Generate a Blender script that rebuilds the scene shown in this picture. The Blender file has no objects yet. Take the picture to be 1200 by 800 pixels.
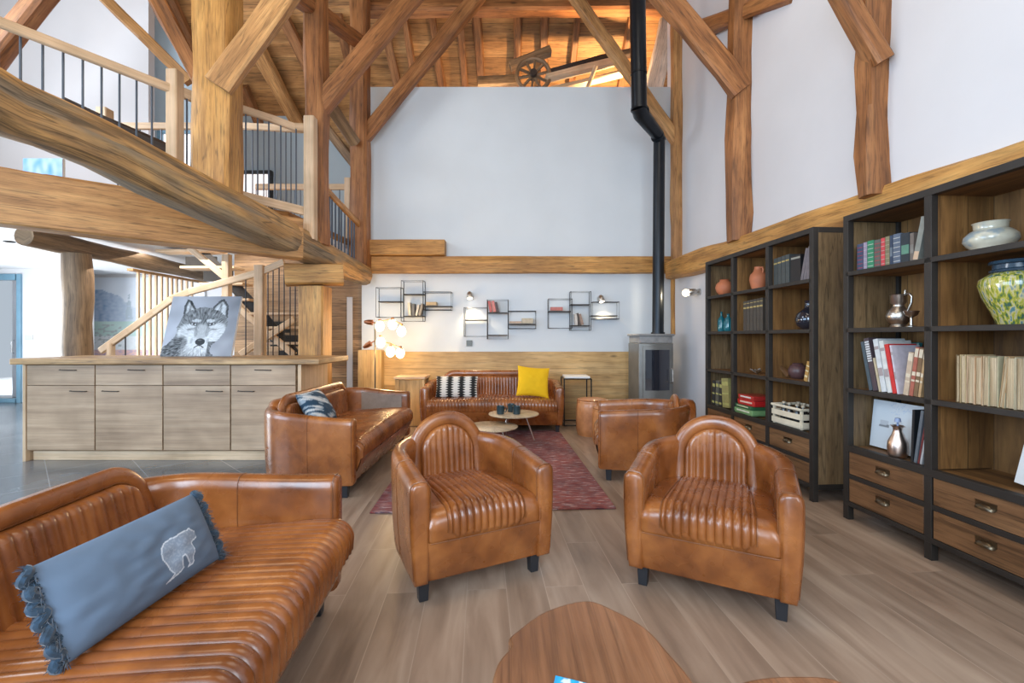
import bpy, bmesh, math, random
from mathutils import Vector, Matrix, noise as mnoise
PI = math.pi
random.seed(7)
S = bpy.context.scene
COL = S.collection

# ---------------------------------------------------------------- camera, world, light, exposure
HC = 1.25; FPX = 520.0; HY = 395.0          # lens height, focal length in px of a 1200 wide frame, horizon row
cd = bpy.data.cameras.new('camera'); cam = bpy.data.objects.new('camera', cd); COL.objects.link(cam)
cam.location = (0, 0, HC); cam.rotation_euler = (PI/2, 0, 0)
cd.sensor_width = 36; cd.lens = 36*FPX/1200; cd.shift_y = -5/1200; cd.clip_start = .05
S.camera = cam
S.view_settings.view_transform = 'Standard'; S.view_settings.look = 'None'
S.view_settings.gamma = 1; S.view_settings.use_curve_mapping = False
S.view_settings.exposure = 0.0

w = bpy.data.worlds.new('world'); S.world = w; w.use_nodes = True
w.node_tree.nodes['Background'].inputs[0].default_value = (.80, .90, 1, 1)
w.node_tree.nodes['Background'].inputs[1].default_value = 0.6

def area(name, loc, target, sx, sy, power, col):
    d = bpy.data.lights.new(name, 'AREA'); d.shape = 'RECTANGLE'; d.size = sx; d.size_y = sy
    d.energy = power; d.color = col
    o = bpy.data.objects.new(name, d); COL.objects.link(o); o.location = loc
    o.rotation_euler = (Vector(target)-Vector(loc)).to_track_quat('-Z', 'Y').to_euler()
    return o
def point(name, loc, power, col, r=.05):
    d = bpy.data.lights.new(name, 'POINT'); d.energy = power; d.color = col; d.shadow_soft_size = r
    o = bpy.data.objects.new(name, d); COL.objects.link(o); o.location = loc; return o
def spot(name, loc, target, power, col, ang, r=.1, blend=.6):
    d = bpy.data.lights.new(name, 'SPOT'); d.energy = power; d.color = col; d.shadow_soft_size = r
    d.spot_size = math.radians(ang); d.spot_blend = blend
    o = bpy.data.objects.new(name, d); COL.objects.link(o); o.location = loc
    o.rotation_euler = (Vector(target)-Vector(loc)).to_track_quat('-Z', 'Y').to_euler(); return o
area('daylight_behind', (-.4, -1.6, 3.2), (0, 5, 2.4), 6.0, 3.0, 95, (.84, .92, 1))
area('window_behind_left', (-1.5, -1.5, 2.0), (.2, 3.5, .6), 1.9, 2.2, 150, (.62, .80, 1))
area('window_behind_right', (1.9, -1.5, 2.1), (.6, 3.5, .6), 1.2, 2.0, 50, (.85, .92, 1))
area('daylight_glass_front_left', (-5.6, .6, 1.9), (0, 3.6, 1.0), 3.6, 2.4, 200, (.50, .72, 1))
area('daylight_left_glazing', (-8.8, 5.4, 1.0), (-5, 7.2, 2.3), 3.0, 1.8, 260, (.84, .92, 1))
area('daylight_upstairs_left', (-6.8, 3.6, 5.2), (-3.5, 6.5, 4.6), 2.5, 2.0, 170, (.85, .92, 1))
spot('uplight_right_of_roof', (1.9, 7.3, 5.0), (1.3, 8.0, 6.6), 380, (1, .62, .28), 120, .08)
spot('uplight_mid_roof', (-.4, 7.3, 5.0), (-.6, 8.0, 6.6), 45, (1, .66, .34), 130, .15)
area('daylight_terrace', (-11, 11.0, 3.5), (-11, 14.4, 1.6), 5, 3, 2600, (.9, .96, 1))
area('fill_under_mezzanine', (-5.6, 6.6, 2.5), (-5.6, 7.5, 0), 3.5, 2.5, 110, (1, .95, .88))  # broad fill added to brighten the lower left, separate from the downlights
area('warm_fill_left', (-2.2, .9, 4.8), (-3.2, 4.2, 2.6), 1.6, 1.6, 45, (1, .80, .55))  # added warm fill for the left log beam and post, no fixture here
area('warm_fill_right', (1.0, 2.2, 5.6), (1.4, 3.0, 0), 2.0, 3.0, 50, (1, .88, .72))  # unseen warm fill added above the right side, not a modelled fitting

# ---------------------------------------------------------------- pixel -> place
def P(px, py, z): return Vector(((px-600)/FPX*z, z, HC+(HY-py)/FPX*z))
def F(px, py, h=0.0):
    z = FPX*(HC-h)/(py-HY); return Vector(((px-600)/FPX*z, z, h))
KW = .0712; XW = 2.97; XS = 2.52
def RW(px, py, const=XW):
    z = const/((px-600)/FPX+KW); return P(px, py, z)
def ROOFH(z): return 13-.8*z
def RF(px, py, drop=0):
    e = (HY-py)/FPX; z = (11.75-drop)/(e+.8); return P(px, py, z)

# ---------------------------------------------------------------- mesh collector
MATW = {}
class MB:
    def __init__(s): s.v=[]; s.f=[]; s.uv=[]; s.col=None
    def add(s, vs, fs, uvs=None, M=None):
        o=len(s.v)
        s.v += [ (M@Vector(p)) if M else Vector(p) for p in vs]
        for i,f in enumerate(fs):
            s.f.append([o+k for k in f])
            s.uv.append(uvs[i] if uvs else None)
        return s
    def box(s, c, d, M=None, ax=None, tap=1.0):
        x,y,z=c; a,b,e=d[0]/2,d[1]/2,d[2]/2
        vs=[(x+i*a*(tap if k<0 else 1), y+j*b*(tap if k<0 else 1), z+k*e) for i in(-1,1) for j in(-1,1) for k in(-1,1)]
        fs=[(0,1,3,2),(4,6,7,5),(0,4,5,1),(2,3,7,6),(0,2,6,4),(1,5,7,3)]
        if ax is None: ax = max(range(3), key=lambda q:d[q])
        off=random.random()*9
        uvs=[]
        for fi,f in enumerate(fs):
            nax=[0,0,1,1,2,2][fi]; oth=[q for q in range(3) if q!=nax]
            if ax in oth: ua=ax; va=[q for q in oth if q!=ax][0]
            else: ua,va=oth
            uvs.append([(vs[k][ua]+off, vs[k][va]+off*.37+fi*.31) for k in f])
        return s.add(vs,fs,uvs,M)
    def grid(s, fn, nu, nv, wu=False, wv=False, M=None, us=1, vs_=1):
        pts=[]; NU=nu if wu else nu+1; NV=nv if wv else nv+1
        for i in range(NU):
            for j in range(NV): pts.append(fn(i/nu, j/nv))
        fs=[];uvs=[]
        for i in range(nu):
            for j in range(nv):
                a=(i%NU)*NV+(j%NV); b=((i+1)%NU)*NV+(j%NV); c=((i+1)%NU)*NV+((j+1)%NV); d=(i%NU)*NV+((j+1)%NV)
                fs.append((a,b,c,d)); uvs.append([(i/nu*us,j/nv*vs_),((i+1)/nu*us,j/nv*vs_),((i+1)/nu*us,(j+1)/nv*vs_),(i/nu*us,(j+1)/nv*vs_)])
        return s.add(pts,fs,uvs,M)
    def loft(s, rings, cap=True, M=None, closed=False):
        n=len(rings[0]); vs=[p for r in rings for p in r]; fs=[];uvs=[]
        L=[0]; per=[0]
        for k in range(1,len(rings)):
            L.append(L[-1]+(Vector(rings[k][0])-Vector(rings[k-1][0])).length)
        mid=rings[len(rings)//2]
        for k in range(n): per.append(per[-1]+(Vector(mid[(k+1)%n])-Vector(mid[k])).length)
        off=random.random()*9
        m=len(rings)
        for k in range(m if closed else m-1):
            k2=(k+1)%m
            for j in range(n):
                j2=(j+1)%n
                fs.append((k*n+j,k*n+j2,k2*n+j2,k2*n+j))
                l2 = L[k2] if k2>k else L[k]+.05
                uvs.append([(L[k]+off,per[j]+off),(L[k]+off,per[j+1]+off),(l2+off,per[j+1]+off),(l2+off,per[j]+off)])
        if cap and not closed:
            fs.append(tuple(range(n-1,-1,-1))); uvs.append([(off+j*.03,off+.02*j) for j in range(n)])
            b=(len(rings)-1)*n
            fs.append(tuple(range(b,b+n))); uvs.append([(off+j*.03,off+.02*j) for j in range(n)])
        return s.add(vs,fs,uvs,M)
    def tube(s, pts, r, n=8, M=None, cap=True, closed=False, sq=1.0):
        pts=[Vector(p) for p in pts]; m=len(pts)
        rr=r if isinstance(r,(list,tuple)) else [r]*m
        rings=[]; up=None
        for i,p in enumerate(pts):
            if closed: t=pts[(i+1)%m]-pts[i-1]
            else: t=(pts[min(i+1,m-1)]-pts[max(i-1,0)])
            t.normalize()
            if up is None:
                up=Vector((0,0,1)) if abs(t.z)<.9 else Vector((0,1,0))
            a=t.cross(up)
            if a.length<1e-4: a=t.orthogonal()
            a.normalize(); b=a.cross(t).normalized(); up=b
            rings.append([p+a*math.cos(2*PI*k/n)*rr[i]+b*math.sin(2*PI*k/n)*rr[i]*sq for k in range(n)])
        return s.loft(rings,cap,M,closed)
    def lathe(s, prof, n=24, c=(0,0,0), M=None):
        rings=[[(c[0]+r*math.cos(2*PI*k/n), c[1]+r*math.sin(2*PI*k/n), c[2]+z) for k in range(n)] for r,z in prof]
        return s.loft(rings,True,M)
    def beam(s, p0, p1, w, h, wob=.012, seg=None, ch=.16, taper=1.0, roll=0, bow=0):
        p0=Vector(p0);p1=Vector(p1);t=(p1-p0);L=t.length;t.normalize()
        seg=seg or max(2,int(L/.28))
        if abs(t.z)>.93: a=Vector((1,0,0)); a=(a-t*a.dot(t)).normalized()
        else: a=t.cross(Vector((0,0,1))).normalized()
        b=a.cross(t).normalized()
        if roll: a,b=a*math.cos(roll)+b*math.sin(roll), b*math.cos(roll)-a*math.sin(roll)
        sd=random.random()*100
        rings=[]
        c=min(w,h)*ch
        for i in range(seg+1):
            q=i/seg; k=1+(taper-1)*q; p=p0.lerp(p1,q)+b*bow*math.sin(PI*q)
            A=w/2*k;B=h/2*k;cc=c
            prof=[(-A+cc,-B),(0,-B),(A-cc,-B),(A,-B+cc),(A,0),(A,B-cc),(A-cc,B),(0,B),(-A+cc,B),(-A,B-cc),(-A,0),(-A,-B+cc)]
            ring=[]
            for j,(x,y) in enumerate(prof):
                n1=mnoise.noise(Vector((sd+j*1.7,L*q*1.6,0)))*wob*1.6
                n2=mnoise.noise(Vector((sd+50+j*.3,L*q*.9,3)))*wob*1.6
                m=math.hypot(x,y)
                ring.append(p+a*(x+x/m*(n1+n2))+b*(y+y/m*(n1+n2)))
            rings.append(ring)
        return s.loft(rings)
    def prism(s, poly, z0, z1, M=None):
        n=len(poly); vs=[(x,y,z0) for x,y in poly]+[(x,y,z1) for x,y in poly]
        fs=[tuple(range(n-1,-1,-1)),tuple(range(n,2*n))]
        uvs=[[(poly[k][1],poly[k][0]) for k in range(n-1,-1,-1)],[(poly[k][1],poly[k][0]) for k in range(n)]]
        per=0
        for j in range(n):
            j2=(j+1)%n; l=math.dist(poly[j],poly[j2])
            fs.append((j,j2,n+j2,n+j)); uvs.append([(per,z0),(per+l,z0),(per+l,z1),(per,z1)]); per+=l
        return s.add(vs,fs,uvs,M)
    def build(s, name, mat, parent=None, bevel=0, angle=40, world=False, cols=None, flat=False, recalc=True, bseg=2):
        me=bpy.data.meshes.new(name)
        vs=[Vector(p) for p in s.v]
        origin=Vector((0,0,0))
        if parent is not None and world:
            inv=MATW[parent.name].inverted(); vs=[inv@p for p in vs]
        if parent is None:
            xs=[p.x for p in vs];ys=[p.y for p in vs];zs=[p.z for p in vs]
            origin=Vector(((min(xs)+max(xs))/2,(min(ys)+max(ys))/2,min(zs))); vs=[p-origin for p in vs]
        me.from_pydata([tuple(p) for p in vs],[],[tuple(f) for f in s.f])
        ul=me.uv_layers.new(name='UVMap')
        li=0
        for fi,f in enumerate(s.f):
            u=s.uv[fi]
            for k in range(len(f)):
                if u: ul.data[li].uv=u[k]
                li+=1
        if cols:
            ca=me.color_attributes.new('Col','FLOAT_COLOR','POINT')
            for i,c in enumerate(cols): ca.data[i].color=(c[0],c[1],c[2],1)
        if recalc:
            bm=bmesh.new(); bm.from_mesh(me); bmesh.ops.recalc_face_normals(bm,faces=bm.faces); bm.to_mesh(me); bm.free()
        if not flat:
            for p in me.polygons: p.use_smooth=True
            me.set_sharp_from_angle(angle=math.radians(angle))
        me.materials.append(mat)
        o=bpy.data.objects.new(name,me); COL.objects.link(o)
        if parent is not None: o.parent=parent
        else: o.location=origin
        if bevel:
            b=o.modifiers.new('bevel','BEVEL'); b.width=bevel; b.segments=bseg; b.limit_method='ANGLE'; b.angle_limit=math.radians(35)
            b.harden_normals=False
        return o

def thing(name, label, cat, loc=(0,0,0), rotz=0, group=None, M=None):
    o=bpy.data.objects.new(name,None); COL.objects.link(o); o.empty_display_size=.1
    if M is None: M=Matrix.Translation(Vector(loc))@Matrix.Rotation(rotz,4,'Z')
    o.matrix_world=M; o.location=M.to_translation(); o.rotation_euler=M.to_euler()
    o['label']=label; o['category']=cat
    if group: o['group']=group
    MATW[o.name]=M.copy()
    return o
def tag(o, label, cat, group=None):
    o['label']=label; o['category']=cat
    if group: o['group']=group
    return o
def struct(o):
    o['kind']='structure'; return o

# ---------------------------------------------------------------- materials
def nt(name):
    m=bpy.data.materials.new(name); m.use_nodes=True; t=m.node_tree
    return m,t,t.nodes['Principled BSDF']
def N(t,typ,**k):
    n=t.nodes.new(typ)
    for a,b in k.items(): setattr(n,a,b)
    return n
def ramp(t,fac,stops):
    r=N(t,'ShaderNodeValToRGB'); e=r.color_ramp.elements
    e[0].position=stops[0][0]; e[0].color=(*stops[0][1],1)
    e[1].position=stops[-1][0]; e[1].color=(*stops[-1][1],1)
    for p,c in stops[1:-1]:
        q=e.new(p); q.color=(*c,1)
    t.links.new(fac,r.inputs[0]); return r.outputs[0]
def mix(t,a,b,fac,mode='MIX'):
    m=N(t,'ShaderNodeMix',data_type='RGBA',blend_type=mode)
    for s_,v in ((6,a),(7,b),(0,fac)):
        if hasattr(v,'links') or hasattr(v,'is_linked'): t.links.new(v,m.inputs[s_])
        elif isinstance(v,(int,float)): m.inputs[s_].default_value=v
        else: m.inputs[s_].default_value=(*v,1)
    return m.outputs[2]
def simple(name,col,rough=.5,metal=0,var=.08,scale=6,bump=0,spec=.5,emit=None,alpha=None,coat=0,sheen=0,trans=0,ior=None,bscale=None):
    m,t,b=nt(name)
    tc=N(t,'ShaderNodeTexCoord'); n=N(t,'ShaderNodeTexNoise'); n.inputs['Scale'].default_value=scale; n.inputs['Detail'].default_value=4
    t.links.new(tc.outputs['Object'],n.inputs['Vector'])
    c=ramp(t,n.outputs['Fac'],[(.3,tuple(x*(1-var) for x in col)),(.7,tuple(min(1,x*(1+var)) for x in col))])
    t.links.new(c,b.inputs['Base Color'])
    b.inputs['Roughness'].default_value=rough; b.inputs['Metallic'].default_value=metal
    b.inputs['Specular IOR Level'].default_value=spec
    b.inputs['Coat Weight'].default_value=coat; b.inputs['Sheen Weight'].default_value=sheen
    b.inputs['Transmission Weight'].default_value=trans
    if ior: b.inputs['IOR'].default_value=ior
    if bump:
        n2=N(t,'ShaderNodeTexNoise'); n2.inputs['Scale'].default_value=bscale or scale*12; n2.inputs['Detail'].default_value=3
        t.links.new(tc.outputs['Object'],n2.inputs['Vector'])
        bp=N(t,'ShaderNodeBump'); bp.inputs['Strength'].default_value=bump; bp.inputs['Distance'].default_value=.01
        t.links.new(n2.outputs['Fac'],bp.inputs['Height']); t.links.new(bp.outputs[0],b.inputs['Normal'])
    if emit:
        b.inputs['Emission Color'].default_value=(*emit[0],1); b.inputs['Emission Strength'].default_value=emit[1]
    if alpha is not None: b.inputs['Alpha'].default_value=alpha
    return m
def wood(name,c0,c1,c2,sx=1.1,sy=13,rough=.55,bump=.35,knot=.6,planks=None,gap=(.05,.03,.015),warp=.25,crack=.38,patch=None):
    """grain runs along U (metres)"""
    m,t,b=nt(name); L=t.links.new
    uv=N(t,'ShaderNodeUVMap'); oi=N(t,'ShaderNodeObjectInfo')
    mul=N(t,'ShaderNodeMath',operation='MULTIPLY'); mul.inputs[1].default_value=37; L(oi.outputs['Random'],mul.inputs[0])
    mp=N(t,'ShaderNodeMapping'); mp.inputs['Scale'].default_value=(sx,sy,1); L(uv.outputs[0],mp.inputs[0])
    n=N(t,'ShaderNodeTexNoise',noise_dimensions='4D'); n.inputs['Scale'].default_value=1; n.inputs['Detail'].default_value=6
    n.inputs['Roughness'].default_value=.6; n.inputs['Distortion'].default_value=warp
    L(mp.outputs[0],n.inputs['Vector']); L(mul.outputs[0],n.inputs['W'])
    c=ramp(t,n.outputs['Fac'],[(.28,c0),(.5,c1),(.72,c2)])
    big=N(t,'ShaderNodeTexNoise',noise_dimensions='4D'); big.inputs['Scale'].default_value=2.2; big.inputs['Detail'].default_value=3
    L(uv.outputs[0],big.inputs['Vector']); L(mul.outputs[0],big.inputs['W'])
    bc=ramp(t,big.outputs['Fac'],[(.3,(.72,.68,.62)),(.65,(1.12,1.1,1.06))])
    c=mix(t,c,bc,1.0,'MULTIPLY')
    if patch:
        pm=N(t,'ShaderNodeMapping'); pm.inputs['Scale'].default_value=(.7,3.0,1); L(uv.outputs[0],pm.inputs[0])
        pn=N(t,'ShaderNodeTexNoise'); pn.inputs['Scale'].default_value=1; pn.inputs['Detail'].default_value=5; L(pm.outputs[0],pn.inputs['Vector'])
        c=mix(t,c,patch,ramp(t,pn.outputs['Fac'],[(.47,(0,0,0)),(.56,(.8,.8,.8))]))
    fm=N(t,'ShaderNodeMapping'); fm.inputs['Scale'].default_value=(sx*4,sy*5,1); L(uv.outputs[0],fm.inputs[0])
    fn_=N(t,'ShaderNodeTexNoise',noise_dimensions='4D'); fn_.inputs['Scale'].default_value=1; fn_.inputs['Detail'].default_value=5; fn_.inputs['Roughness'].default_value=.7
    L(fm.outputs[0],fn_.inputs['Vector']); L(mul.outputs[0],fn_.inputs['W'])
    c=mix(t,c,ramp(t,fn_.outputs['Fac'],[(.36,(1-crack,)*3),(.5,(1,1,1)),(.66,(1+crack*.35,)*3)]),1.0,'MULTIPLY')
    cm=N(t,'ShaderNodeMapping'); cm.inputs['Scale'].default_value=(sx*.8,sy*1.6,1); L(uv.outputs[0],cm.inputs[0])
    cn=N(t,'ShaderNodeTexNoise',noise_dimensions='4D'); cn.inputs['Scale'].default_value=1; cn.inputs['Detail'].default_value=2
    L(cm.outputs[0],cn.inputs['Vector']); L(mul.outputs[0],cn.inputs['W'])
    c=mix(t,c,ramp(t,cn.outputs['Fac'],[(.484,(1,1,1)),(.497,(1-crack*1.1,)*3),(.503,(1-crack*1.1,)*3),(.516,(1,1,1))]),1.0,'MULTIPLY')
    ad=N(t,'ShaderNodeMath',operation='ADD'); L(n.outputs['Fac'],ad.inputs[0]); L(fn_.outputs['Fac'],ad.inputs[1])
    h=ad.outputs[0]
    if knot:
        mk=N(t,'ShaderNodeMapping'); mk.inputs['Scale'].default_value=(2.4,6.5,1); L(uv.outputs[0],mk.inputs[0])
        v=N(t,'ShaderNodeTexVoronoi',voronoi_dimensions='4D'); v.inputs['Scale'].default_value=1; L(mk.outputs[0],v.inputs['Vector']); L(mul.outputs[0],v.inputs['W'])
        kf=ramp(t,v.outputs['Distance'],[(.05,(knot,)*3),(.17,(0,0,0))])
        c=mix(t,c,tuple(x*.3 for x in c0),kf)
    if planks:
        # seams across V every `planks` metres
        sp=N(t,'ShaderNodeSeparateXYZ'); L(uv.outputs[0],sp.inputs[0])
        dv=N(t,'ShaderNodeMath',operation='DIVIDE'); dv.inputs[1].default_value=planks; L(sp.outputs['Y'],dv.inputs[0])
        fr=N(t,'ShaderNodeMath',operation='FRACT'); L(dv.outputs[0],fr.inputs[0])
        fl=N(t,'ShaderNodeMath',operation='FLOOR'); L(dv.outputs[0],fl.inputs[0])
        wn=N(t,'ShaderNodeTexWhiteNoise',noise_dimensions='1D'); L(fl.outputs[0],wn.inputs['W'])
        tint=ramp(t,wn.outputs['Value'],[(0,(.82,.8,.76)),(1,(1.12,1.1,1.08))])
        c=mix(t,c,tint,1.0,'MULTIPLY')
        g=ramp(t,fr.outputs[0],[(.0,(1,1,1)),(.035,(0,0,0))])
        c=mix(t,c,gap,g)
    L(c,b.inputs['Base Color']); b.inputs['Roughness'].default_value=rough
    if bump:
        bp=N(t,'ShaderNodeBump'); bp.inputs['Strength'].default_value=bump; bp.inputs['Distance'].default_value=.006
        L(h,bp.inputs['Height']); L(bp.outputs[0],b.inputs['Normal'])
    return m
def painted(name,rough=.6,coat=0):
    m,t,b=nt(name); a=N(t,'ShaderNodeVertexColor',layer_name='Col')
    t.links.new(a.outputs[0],b.inputs['Base Color']); b.inputs['Roughness'].default_value=rough; b.inputs['Coat Weight'].default_value=coat
    return m
def leather(name,c0,c1,c2,rough=.32):
    m,t,b=nt(name); L=t.links.new
    tc=N(t,'ShaderNodeTexCoord'); n=N(t,'ShaderNodeTexNoise'); n.inputs['Scale'].default_value=5; n.inputs['Detail'].default_value=5; L(tc.outputs['Object'],n.inputs['Vector'])
    c=ramp(t,n.outputs['Fac'],[(.3,c0),(.5,c1),(.72,c2)])
    n3=N(t,'ShaderNodeTexNoise'); n3.inputs['Scale'].default_value=22; n3.inputs['Detail'].default_value=6; L(tc.outputs['Object'],n3.inputs['Vector'])
    c=mix(t,c,ramp(t,n3.outputs['Fac'],[(.35,(.9,.87,.84)),(.6,(1.04,1.03,1.02))]),1.0,'MULTIPLY'); L(c,b.inputs['Base Color'])
    n2=N(t,'ShaderNodeTexNoise'); n2.inputs['Scale'].default_value=9; L(tc.outputs['Object'],n2.inputs['Vector'])
    r=N(t,'ShaderNodeMapRange'); r.inputs[3].default_value=rough-.07; r.inputs[4].default_value=rough+.14; L(n2.outputs['Fac'],r.inputs[0]); L(r.outputs[0],b.inputs['Roughness'])
    v=N(t,'ShaderNodeTexVoronoi'); v.inputs['Scale'].default_value=220; L(tc.outputs['Object'],v.inputs['Vector'])
    bp=N(t,'ShaderNodeBump'); bp.inputs['Strength'].default_value=.015; bp.inputs['Distance'].default_value=.001; L(v.outputs['Distance'],bp.inputs['Height']); L(bp.outputs[0],b.inputs['Normal'])
    b.inputs['Specular IOR Level'].default_value=.6; b.inputs['Coat Weight'].default_value=.35; b.inputs['Coat Roughness'].default_value=.16
    return m

M={}
M['white']=simple('white_plaster',(.66,.65,.66),.85,var=.03,scale=1.5,bump=.05,bscale=40)
M['coolwhite']=simple('cool_white_plaster',(.68,.73,.765),.85,var=.03,scale=1.5,bump=.05,bscale=40)
M['ceilwhite']=simple('ceiling_white',(.86,.85,.85),.8,var=.02)
M['bluegrey']=simple('blue_grey_plaster',(.40,.49,.55),.85,var=.04,scale=1.2)
M['timber']=wood('old_timber',(.13,.048,.014),(.33,.132,.042),(.48,.225,.082),knot=.8)
M['timber_light']=wood('honey_timber',(.28,.125,.03),(.50,.25,.066),(.64,.365,.115),knot=.7)
M['timber_bare']=wood('brown_bare_timber',(.27,.125,.042),(.48,.245,.088),(.62,.36,.145),knot=.7)
M['log']=wood('mixed_old_log',(.13,.10,.07),(.44,.25,.095),(.62,.38,.14),sx=.7,sy=7,knot=.75,warp=1.2,crack=.5,patch=(.22,.18,.125))
M['darklog']=wood('weathered_dark_log',(.09,.055,.03),(.24,.15,.08),(.38,.25,.14),knot=.5,warp=.6)
M['black_timber']=wood('blackened_timber',(.02,.015,.012),(.05,.035,.028),(.09,.06,.045),knot=.2)
M['pine']=wood('new_pine',(.56,.38,.22),(.67,.48,.31),(.75,.58,.41),sx=.7,sy=22,knot=.35,bump=.1,crack=.15)
M['pale_timber']=wood('pale_board',(.66,.52,.42),(.78,.66,.56),(.86,.76,.68),knot=.3,bump=.1)
M['roof']=wood('roof_boards',(.24,.115,.042),(.46,.235,.085),(.62,.36,.15),sx=.8,sy=8,planks=.27,knot=.5,gap=(.03,.015,.008))
M['rafter']=wood('rafter_timber',(.13,.055,.02),(.30,.13,.05),(.45,.22,.09),knot=.6)
M['clad']=wood('pine_cladding',(.44,.27,.11),(.62,.41,.18),(.72,.52,.27),sx=.8,sy=10,planks=.26,knot=.85,bump=.15,gap=(.2,.11,.04),crack=.2)
M['brown_clad']=wood('brown_cladding',(.25,.14,.07),(.40,.25,.13),(.52,.34,.20),sx=.8,sy=10,planks=.2,knot=.4,bump=.2)
M['grey_oak']=wood('grey_oak_front',(.29,.19,.12),(.43,.30,.195),(.53,.39,.27),sx=.5,sy=11,knot=.15,crack=.12,bump=.15,rough=.5)
M['slab']=wood('live_edge_slab',(.24,.12,.045),(.45,.27,.12),(.62,.42,.22),sx=1,sy=9,knot=.5,rough=.5)
M['walnut']=wood('walnut_top',(.12,.045,.018),(.25,.11,.05),(.37,.19,.10),sx=.8,sy=16,knot=.5,rough=.35,bump=.08,warp=.8,crack=.22)
M['shelfwood']=wood('reclaimed_dark_boards',(.10,.045,.013),(.25,.125,.040),(.40,.225,.080),sx=1.0,sy=8,crack=.25,planks=.17,knot=.5,bump=.3,rough=.6,gap=(.01,.006,.004))
M['shelfside']=wood('reclaimed_side_boards',(.10,.06,.03),(.21,.135,.065),(.32,.22,.12),sx=1.2,sy=10,knot=.5,bump=.3)
M['drawer']=wood('drawer_front_wood',(.10,.045,.018),(.19,.095,.042),(.28,.15,.07),sx=1.0,sy=12,knot=.4,rough=.5)
M['iron']=simple('dark_grey_metal',(.034,.029,.025),.55,metal=.3,var=.15,scale=8)
M['black']=simple('black_metal',(.015,.015,.017),.35,metal=.5)
M['pipe']=simple('stove_pipe_enamel',(.018,.022,.028),.32,metal=.6,var=.1)
M['stove']=simple('grey_stove_steel',(.20,.20,.19),.38,metal=.5,var=.12)
M['stone']=simple('grey_soapstone',(.25,.25,.25),.5,var=.2,scale=14)
M['baluster']=simple('blue_grey_bar',(.10,.12,.15),.4,metal=.4)
M['tan']=leather('cognac_leather',(.135,.038,.009),(.255,.080,.018),(.38,.135,.034),.25)
M['tan_dark']=leather('dark_cognac_leather',(.12,.038,.010),(.18,.06,.016),(.25,.09,.025))
M['legdark']=simple('black_stained_leg',(.02,.022,.027),.4)
M['copper']=simple('copper',(.6,.27,.14),.3,metal=1)
M['silver']=simple('pewter',(.55,.52,.48),.32,metal=1,var=.2)
M['chrome']=simple('chrome',(.7,.7,.7),.15,metal=1)
M['brass']=simple('aged_brass',(.16,.13,.09),.35,metal=1)
M['bulb']=simple('lit_globe',(1,.9,.75),.4,emit=((1,.78,.45),7))
M['spotlit']=simple('lit_lens',(1,.95,.85),.4,emit=((1,.88,.68),9))
M['terracotta']=simple('terracotta',(.52,.17,.075),.6,var=.15,scale=9)
M['teal_glass']=simple('teal_glass',(.02,.22,.27),.1,trans=.35,coat=.5)
M['dark_glass']=simple('dark_glass',(.03,.035,.05),.06,metal=.4,coat=1)
M['glass']=simple('clear_glass',(.95,.97,1),.02,trans=1,var=0,ior=1.1)
M['denim']=simple('blue_grey_cloth',(.12,.17,.24),.9,var=.1,scale=14,bump=.25,sheen=.2)
M['fringe']=simple('dark_blue_fringe',(.020,.045,.075),.95,var=.5,scale=60,sheen=.4)
M['yellow']=simple('yellow_linen',(.85,.50,.004),.85,var=.06,bump=.2)
M['mug']=simple('dark_teal_glaze',(.02,.045,.055),.25,coat=.4)
M['paper']=simple('old_paper',(.62,.50,.32),.85,var=.15,scale=30)
M['whitepaper']=simple('white_paper',(.8,.8,.78),.7,var=.03)
M['crate']=simple('white_painted_crate',(.72,.64,.48),.6,var=.1)
M['doorblue']=simple('blue_grey_frame',(.16,.30,.40),.4)
M['socket']=simple('grey_switch_plate',(.15,.18,.18),.4)
M['lightplate']=simple('grey_switch',(.55,.56,.55),.4)
M['paint']=painted('painted_picture',.55)
M['cloth_paint']=painted('woven_pattern',.9)
M['grey_in']=leather('grey_brown_leather',(.20,.15,.12),(.27,.21,.17),(.33,.26,.21),.4)
_sc={}
def colm(c,rough=.55,coat=0):
    k=(tuple(c),rough,coat)
    if k not in _sc: _sc[k]=simple('cover_%d'%len(_sc),c,rough,var=.12,scale=25,coat=coat)
    return _sc[k]

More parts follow.
